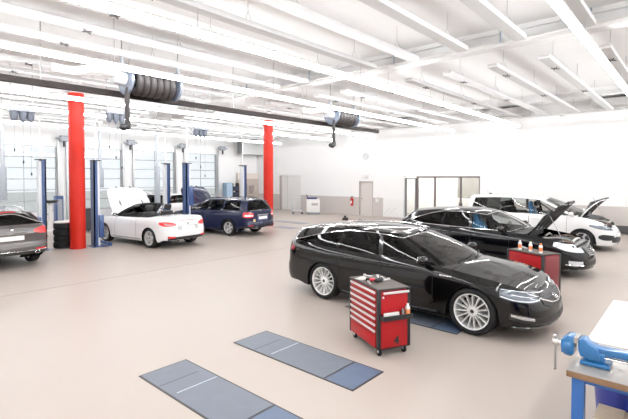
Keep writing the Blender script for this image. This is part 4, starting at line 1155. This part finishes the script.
# corner storage
t = thing('storage_locker', 'pale blue locker in the far corner beside the roller gates', 'locker', (18.52, 24.5, 0))
B(-.26,.26,-.22,.22,0,1.92).build('carcass', mat('locker_blue', (.30,.42,.56), .5), t, bevel=.01); B(-.24,.24,-.235,-.22,.06,1.88).build('door', mat('locker_blue2', (.36,.48,.62), .5), t)
MB().box(.17,.2,-.26,-.235,.9,1.05).build('handle', GREYM, t)
t = thing('oil_rack', 'dark rack of canisters in the far corner right of the pale blue locker', 'rack', (19.1, 24.5, 0))
m = MB()
for sx in (-.26,.24): m.box(sx,sx+.02,-.2,.2,0,1.9)
m.build('upright', DARKM, t, merge=False)
for k in range(5): B(-.25,.25,-.2,.2,.1+.42*k,.12+.42*k).build('shelf', DARKM, t)
for k in range(4):
    for q in range(3):
        tag(B(18.93+.15*q,19.03+.15*q,24.32,24.5,  .122+.42*k,.42+.42*k).build('oil_canister', mat('canister_navy', (.05,.06,.10), .4), bevel=.015), 'dark canister on the rack beside the pale blue locker', 'canister', 'canisters on the corner rack')
t = thing('parts_display', 'beige display wall with hanging parts in the far corner behind the dark blue estate', 'display', (20.6, 24.75, 0))
B(-1.0,.95,0,.1,0,2.62).build('back_panel', mat('display_beige', (.52,.45,.40), .6, noise=.1, nscale=5), t); B(-1.0,.95,-.02,.0,2.2,2.62).build('header_panel', mat('display_cream', (.74,.68,.62), .6), t)
for k, (x, z, a, b_, c_) in enumerate(((-.7,1.5,.28,.5,(.30,.27,.27)),(-.3,1.62,.24,.4,(.42,.38,.36)),(-.62,1.0,.3,.28,(.4,.36,.33)),(.15,1.4,.3,.6,(.34,.28,.27)),(.6,1.5,.34,.5,(.55,.5,.44)),(.2,.8,.5,.3,(.36,.32,.3)))):
    B(x-a/2,x+a/2,-.12,0,z-b_/2,z+b_/2).build('hanging_part', mat('part_%d' % k, c_, .5), t, bevel=.02)
t = thing('unit_heater', 'grey box heater hanging near the ceiling in the far corner', 'heater', (20.3, 24.1, 3.95))
B(-.95,.95,-.3,.3,0,1.0).build('casing', mat('heater_grey', (.56,.57,.57), .4), t, bevel=.02)
for k in range(9): B(-.85,.85,-.33,-.3,.07+.1*k,.13+.1*k).build('louver', mat('louver_grey', (.62,.63,.62), .4), t, smooth=0)
B(-1.0,-.95,-.28,.28,.02,.98).build('side_plate', mat('heater_dark', (.2,.2,.21), .4), t)
for x in (-.8,.8): MB().cyl((x,0,1.0),(x,0,ZC-3.95),.015,6).build('hanger_rod', mat('rod_grey', (.45,.45,.46), .4, .5), t)
# cart and machine by the wide door
t = thing('wire_cart', 'empty wire-sided cart on wheels by the wide white door', 'cart', (19.55, 18.75, 0), math.radians(-48))
m = MB()
for x in (-.33,.33):
    for y in (-.2,.2): m.cyl((x,y,.2),(x,y,1.02),.014,8)
for z in (1.02,.22):
    m.tube([(-.33,-.2,z),(.33,-.2,z),(.33,.2,z),(-.33,.2,z)], .012, 6, closed=True)
m.cyl((0,.2,.2),(0,.2,1.02),.008,6); m.build('wire_frame', mat('wire_grey', (.4,.42,.46), .35, .6), t)
B(-.32,.32,-.19,.19,.2,.23).build('deck', STEELW, t)
for x in (-.28,.28):
    for y in (-.17,.17): MB().cyl((x,y-.02,.07),(x,y+.02,.07),.07,14).build('caster', mat('caster_blue_grey', (.12,.12,.18), .5), t)
t = thing('floor_scrubber', 'white floor scrubbing machine with a dark blue top against the end wall', 'cleaning machine', (20.3, 18.1, 0), math.radians(-48))
B(-.42,.42,-.3,.3,.12,.95).build('tank', mat('scrubber_white', (.74,.73,.71), .4), t, bevel=.06); B(-.4,.25,-.28,.28,.95,1.06).build('lid', mat('scrubber_navy', (.05,.05,.16), .4), t, bevel=.03)
MB().tube([(-.3,-.2,.95),(-.42,-.2,1.2),(-.42,.2,1.2),(-.3,.2,.95)], .025, 8).build('handle', DARKM, t)
B(-.43,.43,-.34,.34,.03,.12).build('brush_deck', GREYM, t, bevel=.02); B(-.1,.3,-.31,-.3,.55,.7).build('decal', mat('decal_taupe', (.4,.36,.36), .5), t)
for y in (-.22,.22): MB().cyl((-.3,y-.03,.1),(-.3,y+.03,.1),.1,16).build('wheel', TY, t)
t = thing('floor_jack', 'small black trolley jack left standing on the open floor', 'jack', (18.6, 14.25, 0), .6)
B(-.28,.28,-.12,.12,.05,.13).build('frame', DARKM, t, bevel=.015); MB().cyl((-.15,0,.12),(-.15,0,.24),.07,14).build('saddle', DARKM, t)
for x in (-.22,.22): MB().cyl((x,-.15,.05),(x,.15,.05),.05,12).build('wheel', TY, t)
MB().tube([(.25,0,.12),(.6,0,.2)], .02, 8).build('handle', GREYM, t)
t = thing('floor_drain', 'narrow dark drain grate in the floor right of the trolley jack', 'drain', (18.85, 13.5, 0), .3)
m = MB(); m.box(-.5,.5,-.16,-.13,0,.012); m.box(-.5,.5,.13,.16,0,.012)
for k in range(12): m.box(-.5+.09*k,-.47+.09*k,-.14,.14,0,.01)
m.build('grate', mat('grate_grey', (.16,.16,.16), .5), t, merge=False)
for (x, y, L, lb) in ((15.75, 15.5, 2.1, 'grey-blue lift plate set flush in the far floor, the one nearer the end wall'), (13.95, 14.1, 1.2, 'grey-blue lift plate set flush in the far floor, right of the second red column')):
    t = thing('floor_plate', lb, 'floor plate', (x, y, 0), 0, 'far floor plates')
    B(-.3,.3,-L/2,L/2,0,.008).build('plate', mat('plate_far', (.22,.23,.27), .5), t, smooth=0)
t = thing('wall_strip', 'long dark low strip at the foot of the end wall beyond the white people carrier', 'kerb', (21.4, 1.2, 0))
B(-.12,.1,-5,3.4,.04,.34).build('rail', mat('strip_dark', (.06,.055,.055), .6), t, bevel=.02)  # plain low dark strip along the foot of the end wall
for y in (-3,0,3): B(-.08,.08,y-.1,y+.1,0,.06).build('foot', DARKM, t)

# ------------------------------------------------------------------ flush lift platforms
PLB = mat('platform_blue', (.125,.142,.178), .5, 0, noise=.12, nscale=5)
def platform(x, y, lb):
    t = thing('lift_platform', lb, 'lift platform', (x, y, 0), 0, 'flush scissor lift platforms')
    m = MB(); a, b = .31, 1.03
    m.box(-a,a,-b,-b+.025,0,.006); m.box(-a,a,b-.025,b,0,.006); m.box(-a,-a+.022,-b,b,0,.006); m.box(a-.022,a,-b,b,0,.006)
    m.build('edge_frame', mat('edge_dark', (.035,.032,.032), .5), t, smooth=0, merge=False)
    B(-a+.02,a-.02,-b+.43,b-.02,0,.008).build('deck_plate', PLB, t, smooth=0)
    B(-a+.02,a-.02,-b+.02,-b+.40,0,.008).build('end_flap', mat('flap_reflection_tint', (.085,.12,.19), .5, noise=.15, nscale=6), t, smooth=0)  # bluer, darker flap colour is the plate's reflection painted in
    B(-a+.02,a-.02,-b+.40,-b+.43,0,.004).build('flap_gap', mat('edge_dark', (.035,.032,.032), .5), t, smooth=0)
    B(-a+.03,a-.1,b-.42,b-.41,.007,.0095).build('weld_line', mat('weld_dark', (.05,.06,.09), .6), t, smooth=0)
    B(-a+.08,a-.03,.33,.345,.007,.0098).build('scratch_line', mat('scratch_pale', (.42,.47,.55), .4), t, smooth=0)
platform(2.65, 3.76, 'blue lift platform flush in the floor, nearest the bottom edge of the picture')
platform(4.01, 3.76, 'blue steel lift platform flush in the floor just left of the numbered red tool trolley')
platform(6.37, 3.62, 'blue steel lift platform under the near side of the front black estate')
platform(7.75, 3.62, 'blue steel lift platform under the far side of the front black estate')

# ------------------------------------------------------------------ tool trolleys
TR = mat('trolley_red', (.36,.010,.013), .4, coat=.05, spec=.25); TRD = mat('trolley_dark_red', (.16,.004,.010), .35, coat=.3)
HND = mat('handle_silver', (.80,.80,.80), .3, .6); BLKP = mat('plastic_black', (.012,.012,.014), .5)
def trolley(t, numbered):
    L, S, z0, z1 = .41, .245, .105, .855
    B(-S+.02, S-.02, -L+.02, L-.02, z0, z1-.01).build('carcass', TR, t)
    for sx in (-1, 1):
        for sy in (-1, 1): B(sx*S-(.05 if sx > 0 else 0), sx*S+(.05 if sx < 0 else 0), sy*L-(.05 if sy > 0 else 0), sy*L+(.05 if sy < 0 else 0), z0-.01, z1).build('corner_post', BLKP, t, bevel=.012)
    B(-S+.0,S-.0,-L+.0,L-.0,z1,z1+.012).build('top_rim', BLKP, t, bevel=.005)
    B(-S+.02,S-.02,-L+.02,L-.02,z1+.008,z1+.018).build('worktop', mat('worktop_brown', (.085,.066,.056), .6, noise=.25, nscale=14), t)
    B(-S+.03,S-.03,-L+.03,L-.03,z0-.02,z0+.01).build('base_frame', BLKP, t)
    # drawers on the -x face
    zs = [z1-.012-.083*k for k in range(8)]
    for k in range(7):
        d = B(-S-.004,-S+.022,-L+.055,L-.055,zs[k+1]+.006,zs[k]-.002).build('drawer', TR, t, bevel=.003)
        B(-S-.018,-S-.003,-L+.06,L-.06,zs[k]-.037,zs[k]-.006).build('drawer_handle', HND, d, bevel=.004)
    B(-S-.004,-S+.022,-L+.055,L-.055,z0+.005,zs[7]+.0).build('bottom_drawer', TR, t, bevel=.003)
    # opposite long face: one plain panel
    B(S-.022,S-.004,-L+.05,L-.05,z0+.02,z1-.03).build('back_panel', BLKP if numbered else TR, t, bevel=.004)
    # short faces
    for sy in (-1, 1):
        p = B(-S+.05,S-.05,min(sy*L,sy*(L-.02)),max(sy*L,sy*(L-.02)),z0+.01,z1-.02).build('end_panel', TR if numbered else TRD, t, bevel=.004)
    B(-S+.07,S-.04,-L-.03,-L-.005,z1-.045,z1-.015).build('push_handle', HND, t, bevel=.008)
    m = MB(); zt = .49
    m.box(-S+.03,S-.03,-L-.085,-L,zt,zt+.012); m.box(-S+.03,S-.03,-L-.09,-L-.08,zt,zt+.06); m.box(-S+.03,-S+.04,-L-.085,-L,zt,zt+.06); m.box(S-.04,S-.03,-L-.085,-L,zt,zt+.06)
    if numbered: m.build('side_tray', BLKP, t, merge=False, smooth=0)
    if numbered:
        text_mesh('4', .15, 'number_mark', BLKP, t, Matrix.Translation((.03,-L-.001,.19)) @ Matrix.Rotation(PI/2, 4, 'X'), bold=.006)
        B(-S+.05,S-.05,-L-.006,-L,.555,.56).build('panel_seam', BLKP, t)
        MB().cyl((-S+.075,-L,.77),(-S+.075,-L-.006,.77),.014,12).build('lock', HND, t)
    for sx in (-1, 1):
        for sy in (-1, 1):
            c = MB(); x, y = sx*(S-.06), sy*(L-.07); c.cyl((x-.014,y,.048),(x+.014,y,.048),.048,18); o = c.build('caster', TY, t)
            MB().box(x-.022,x-.016,y-.02,y+.02,.04,.1).box(x+.016,x+.022,y-.02,y+.02,.04,.1).box(x-.025,x+.025,y-.03,y+.03,.085,.1).build('caster_fork', HND, o, merge=False)
def spray(name, lb, loc, h=.19, r=.03, cap=(.85,.18,.03), parts=True, lab=(.85,.3,.12)):
    t = thing(name, lb, 'bottle', loc)
    MB().lathe([(0,0),(r,0),(r,h*.72),(r*.75,h*.78),(r*.4,h*.82),(0,h*.82)], 20).build('bottle_body', mat('bottle_white', (.8,.8,.79), .3), t)
    MB().lathe([(r*1.01,h*.2),(r*1.02,h*.21),(r*1.02,h*.55),(r*1.01,h*.56)], 20).build('label', mat('label_orange_%d' % int(lab[1]*100), lab, .5), t)
    MB().lathe([(0,h*.8),(r*.62,h*.8),(r*.55,h*.98),(0,h)], 16).build('cap', mat('cap_%d' % int(cap[0]*100+cap[1]*10), cap, .4), t)
    return t
A1 = math.radians(-27); C1 = Vector((5.0, 3.25, 0))
t = thing('tool_trolley', 'red seven-drawer tool trolley numbered 4, beside the front black estate', 'tool trolley', C1, A1, 'red tool trolleys'); trolley(t, True)
def on1(x, y, z=.8735): return C1+Matrix.Rotation(A1, 3, 'Z') @ Vector((x, y, z))
A2 = math.radians(156); C2 = Vector((9.08, 2.36, 0))
t = thing('tool_trolley', 'red tool trolley seen from its plain back, at the nose of the second black estate', 'tool trolley', C2, A2, 'red tool trolleys'); trolley(t, False)
def on2(x, y, z=.8735): return C2+Matrix.Rotation(A2, 3, 'Z') @ Vector((x, y, z))
spray('spray_bottle', 'white spray bottle with an orange label in the side tray of the numbered trolley', on1(.17,-.448,.5045), .17, .03, cap=(.82,.82,.8))
MBx = MB().lathe([(0,0),(.018,0),(.018,.09),(.01,.11),(0,.11)], 12)
t = thing('small_flask', 'small grey flask beside the white bottle in the trolley side tray', 'flask', on1(.10,-.448,.5045)); MBx.build('flask_body', mat('flask_grey', (.2,.2,.2), .4), t)
t = thing('spray_wand', 'white stick lying in the side tray of the numbered trolley', 'stick', on1(-.06,-.448,.5045), A1)
B(-.12,.1,-.012,.012,0,.075).build('stick_body', mat('stick_white', (.8,.8,.78), .5), t, bevel=.004)
# tools on the numbered trolley
t = thing('cordless_drill', 'black and red cordless driver lying on the numbered trolley', 'drill', on1(.0,-.02), A1+.5)
MB().tube([(-.09,0,.03),(.05,0,.03)], .027, 12).build('motor_body', BLKP, t); MB().tube([(.05,0,.03),(.1,0,.03)], [.022,.012], 12).build('chuck', HND, t)
MB().tube([(-.05,.0,.03),(-.08,.11,.026)], .021, 10).build('grip', mat('grip_red', (.6,.03,.05), .45), t); B(-.12,-.04,.1,.15,0,.05).build('battery', BLKP, t, bevel=.008)
for k, (x, y, a, L, lb) in enumerate(((.14,.10,1.7,.1,'short socket wrench near the back of the numbered trolley top'),(.10,.18,1.2,.18,'steel spanner lying across the numbered trolley top'),(.12,.02,.2,.12,'small steel tool right of the black driver'),(-.17,-.05,1.3,.13,'steel ratchet left of the black driver'),(.02,.33,2.2,.12,'steel tool at the far end of the numbered trolley top'))):
    t = thing('hand_tool', lb, 'tool', on1(x, y), A1+a, 'hand tools on the numbered trolley')
    MB().box(-L/2,L/2,-.009,.009,0,.012).lathe([(0,0),(.02,0),(.02,.022),(0,.022)], 14, Matrix.Translation((L/2,0,0))).build('shank', HND, t, merge=False)
t = thing('cleaning_rag', 'pale crumpled rag lying on the numbered trolley', 'rag', on1(-.14,.22))
m = MB(); random.seed(3)
G = [[Vector((.09*(i/8-.5)*2, .07*(j/8-.5)*2, .004+.03*random.random()*(1-abs(i/4-1)**2)*(1-abs(j/4-1)**2))) for j in range(9)] for i in range(9)]
m.grid(G); m.build('cloth', mat('rag_pale', (.6,.58,.55), .9), t)
for k, (x, y, lb) in enumerate(((.12,.24,'white bottle with orange cap on the back trolley, leftmost of three'),(.12,.02,'white bottle with orange band on the back trolley, middle of three'),(.10,-.22,'white bottle with orange label on the back trolley, rightmost of three'))):
    spray('spray_bottle', lb, on2(-x*0+.1, -y*1.0*-1), .19, .032, cap=(.9,.25,.06) if k == 0 else (.85,.8,.76), lab=(.85,.25,.08))
t = thing('steel_part', 'dull steel part lying on the back trolley beside the bottles', 'part', on2(-.08,-.25), .7); MB().tube([(-.1,0,.02),(0,.02,.025),(.12,0,.02)], .018, 8).build('part_body', mat('alu_dull', (.4,.4,.42), .4, .7), t)

# ------------------------------------------------------------------ workbench with vice
BZ = .86; bx0, bx1, by0, by1 = 3.65, 6.1, -.75, .71
BB = mat('bench_blue', (.012,.10,.33), .35, coat=.3)
t = thing('work_bench', 'workbench with steel top, wooden edge and blue frame at the right edge', 'workbench', (bx0, by1, 0))
lx, ly = bx1-bx0, by0-by1
B(0, lx, ly, 0, BZ-.05, BZ-.004).build('bench_top', mat('wood_edge', (.20,.115,.06), .5, noise=.2, nscale=12), t, bevel=.004)
B(0.0, lx, ly, 0.0, BZ-.004, BZ).build('steel_cover', mat('bench_steel', (.40,.375,.35), .38, .4, noise=.1, nscale=6), t, smooth=0)
for x in (.03, lx-.11):
    for y in (-.11, ly+.03): B(x, x+.08, y, y+.08, 0, BZ-.05).build('leg', BB, t, bevel=.005)
for y in (-.09, ly+.05): B(.11, lx-.11, y, y+.04, BZ-.12, BZ-.05).build('apron', BB, t, smooth=0)
for x in (.05, lx-.09): B(x, x+.04, ly+.11, -.11, BZ-.09, BZ-.05).build('end_rail', BB, t, smooth=0)
t = thing('white_sheet', 'plain white sheet covering the far part of the workbench top', 'sheet', (0,0,BZ))
B(4.42, 6.08, by0+.02, by1-.005, 0, .006).build('sheet', mat('sheet_bright', (.80,.79,.78), .5), t, smooth=0)
# vice, spindle along -y, jaws overhanging the left edge
t = thing('bench_vice', 'blue bench vice with a long chrome-rodded slide bolted to the workbench corner', 'vice', (3.90, .665, BZ+.001)); t.scale = (1.08, 1.08, 1.08)
VB = mat('vice_blue', (.012,.13,.33), .3, coat=.6, noise=.1, nscale=20)
B(-.075,.075,-.19,-.01,0,.03).build('swivel_base', VB, t, bevel=.01)
m = MB(); m.box(-.05,.05,-.16,-.03,.03,.10); m.build('body', VB, t, bevel=.015)
m = MB(); m.box(-.042,.042,-.62,-.02,.085,.135); m.build('slide', VB, t, bevel=.01)
for x in (-.028,.028): MB().cyl((x,-.66,.068),(x,-.1,.068),.011,12).build('slide_rod', CHROME, t)
# rear jaw and front jaw as stepped castings
poly = [(-.10,.05),(.02,.05),(.034,.10),(.034,.17),(-.005,.18),(-.03,.15),(-.09,.125)]
M = Matrix(((0,0,1,0),(1,0,0,0),(0,1,0,0),(0,0,0,1)))
m = MB(); m.prism([(y-.03, z) for y, z in poly], -.06, .06, M); m.build('fixed_jaw', VB, t, bevel=.008)
m = MB(); m.lathe([(0,0),(.05,0),(.072,.02),(.075,.06),(.06,.075),(0,.075)], 24, Matrix.Translation((0,.115,.095)) @ Matrix.Rotation(PI/2, 4, 'X'))
m.prism([(.03,.05),(.11,.05),(.115,.14),(.07,.182),(.03,.176)], -.062, .062, M); m.build('sliding_jaw', VB, t, bevel=.006)
for y0 in (.004, .018): B(-.058,.058,y0,y0+.012,.14,.178).build('jaw_plate', mat('jaw_steel', (.55,.53,.5), .35, .8), t)
MB().cyl((0,.03,.1),(0,.16,.1),.017,14).build('spindle', CHROME, t); MB().cyl((0,.14,.1),(0,.175,.1),.028,16).build('spindle_head', mat('jaw_steel', (.55,.53,.5), .35, .8), t)
h = MB(); h.cyl((-.005,.16,.14),(-.005,.16,-.10),.008,10); h.sphere((-.005,.16,.142),.016,10); h.sphere((-.005,.16,-.10),.012,10); h.build('handle_bar', mat('bar_steel', (.5,.49,.48), .3, .8), t)
MB().box(-.044,-.0425,-.42,-.33,.098,.124).build('maker_label', mat('label_pale', (.75,.8,.85), .4), t, smooth=0)
t = thing('waste_bin', 'large round ultramarine bin under the workbench', 'bin', (4.52, .37, 0))
MB().lathe([(0,0),(.24,0),(.25,.03),(.30,.68),(.31,.69),(.30,.70),(.285,.69),(.235,.05),(0,.05)], 40).build('bin_body', mat('bin_blue', (.02,.035,.24), .4), t)
t = thing('cardboard_carton', 'worn beige cardboard carton under the workbench, in front of the blue bin', 'carton', (4.02, .37, 0), 0)
B(-.14,.14,-.2,.2,0,.45).build('carton_body', mat('cardboard', (.62,.54,.43), .8, noise=.2, nscale=8), t, bevel=.02)
for y in (-.11,.11): B(-.13,.13,y-.09,y+.09,.45,.456).build('flap', mat('cardboard_light', (.62,.52,.4), .8, noise=.2, nscale=10), t)

# ------------------------------------------------------------------ outside, light, camera
struct('ground', B(-40, 60, YW+.3, 80, -.3, -.05), mat('yard_pale', (.6,.6,.58), .8), smooth=0)
wd = bpy.data.worlds.new('sky'); SC.world = wd; wd.use_nodes = True
bg = wd.node_tree.nodes['Background']; bg.inputs[0].default_value = (.97,.985,1,1); bg.inputs[1].default_value = 1.5
cd = bpy.data.cameras.new('camera'); co = bpy.data.objects.new('camera', cd); COL.objects.link(co); SC.camera = co
co.location = (0, 0, 2.3); co.rotation_euler = (math.radians(88.5), 0, math.radians(41.6-90))
cd.sensor_width = 36; cd.lens = 431.4/628*36; cd.shift_y = -(209.5-(177.5+431.4*math.tan(math.radians(1.5))))/628
cd.clip_end = 300
vs = SC.view_settings; vs.view_transform = 'Standard'; vs.look = 'None'; vs.gamma = 1; vs.use_curve_mapping = False; vs.exposure = -.36
cy = SC.cycles; cy.use_denoising = True; cy.max_bounces = 10; cy.diffuse_bounces = 5; cy.glossy_bounces = 5; cy.transparent_max_bounces = 16; cy.sample_clamp_indirect = 6; cy.caustics_reflective = False; cy.caustics_refractive = False
# drop unparented wheel prototypes from view (each already belongs to its car)
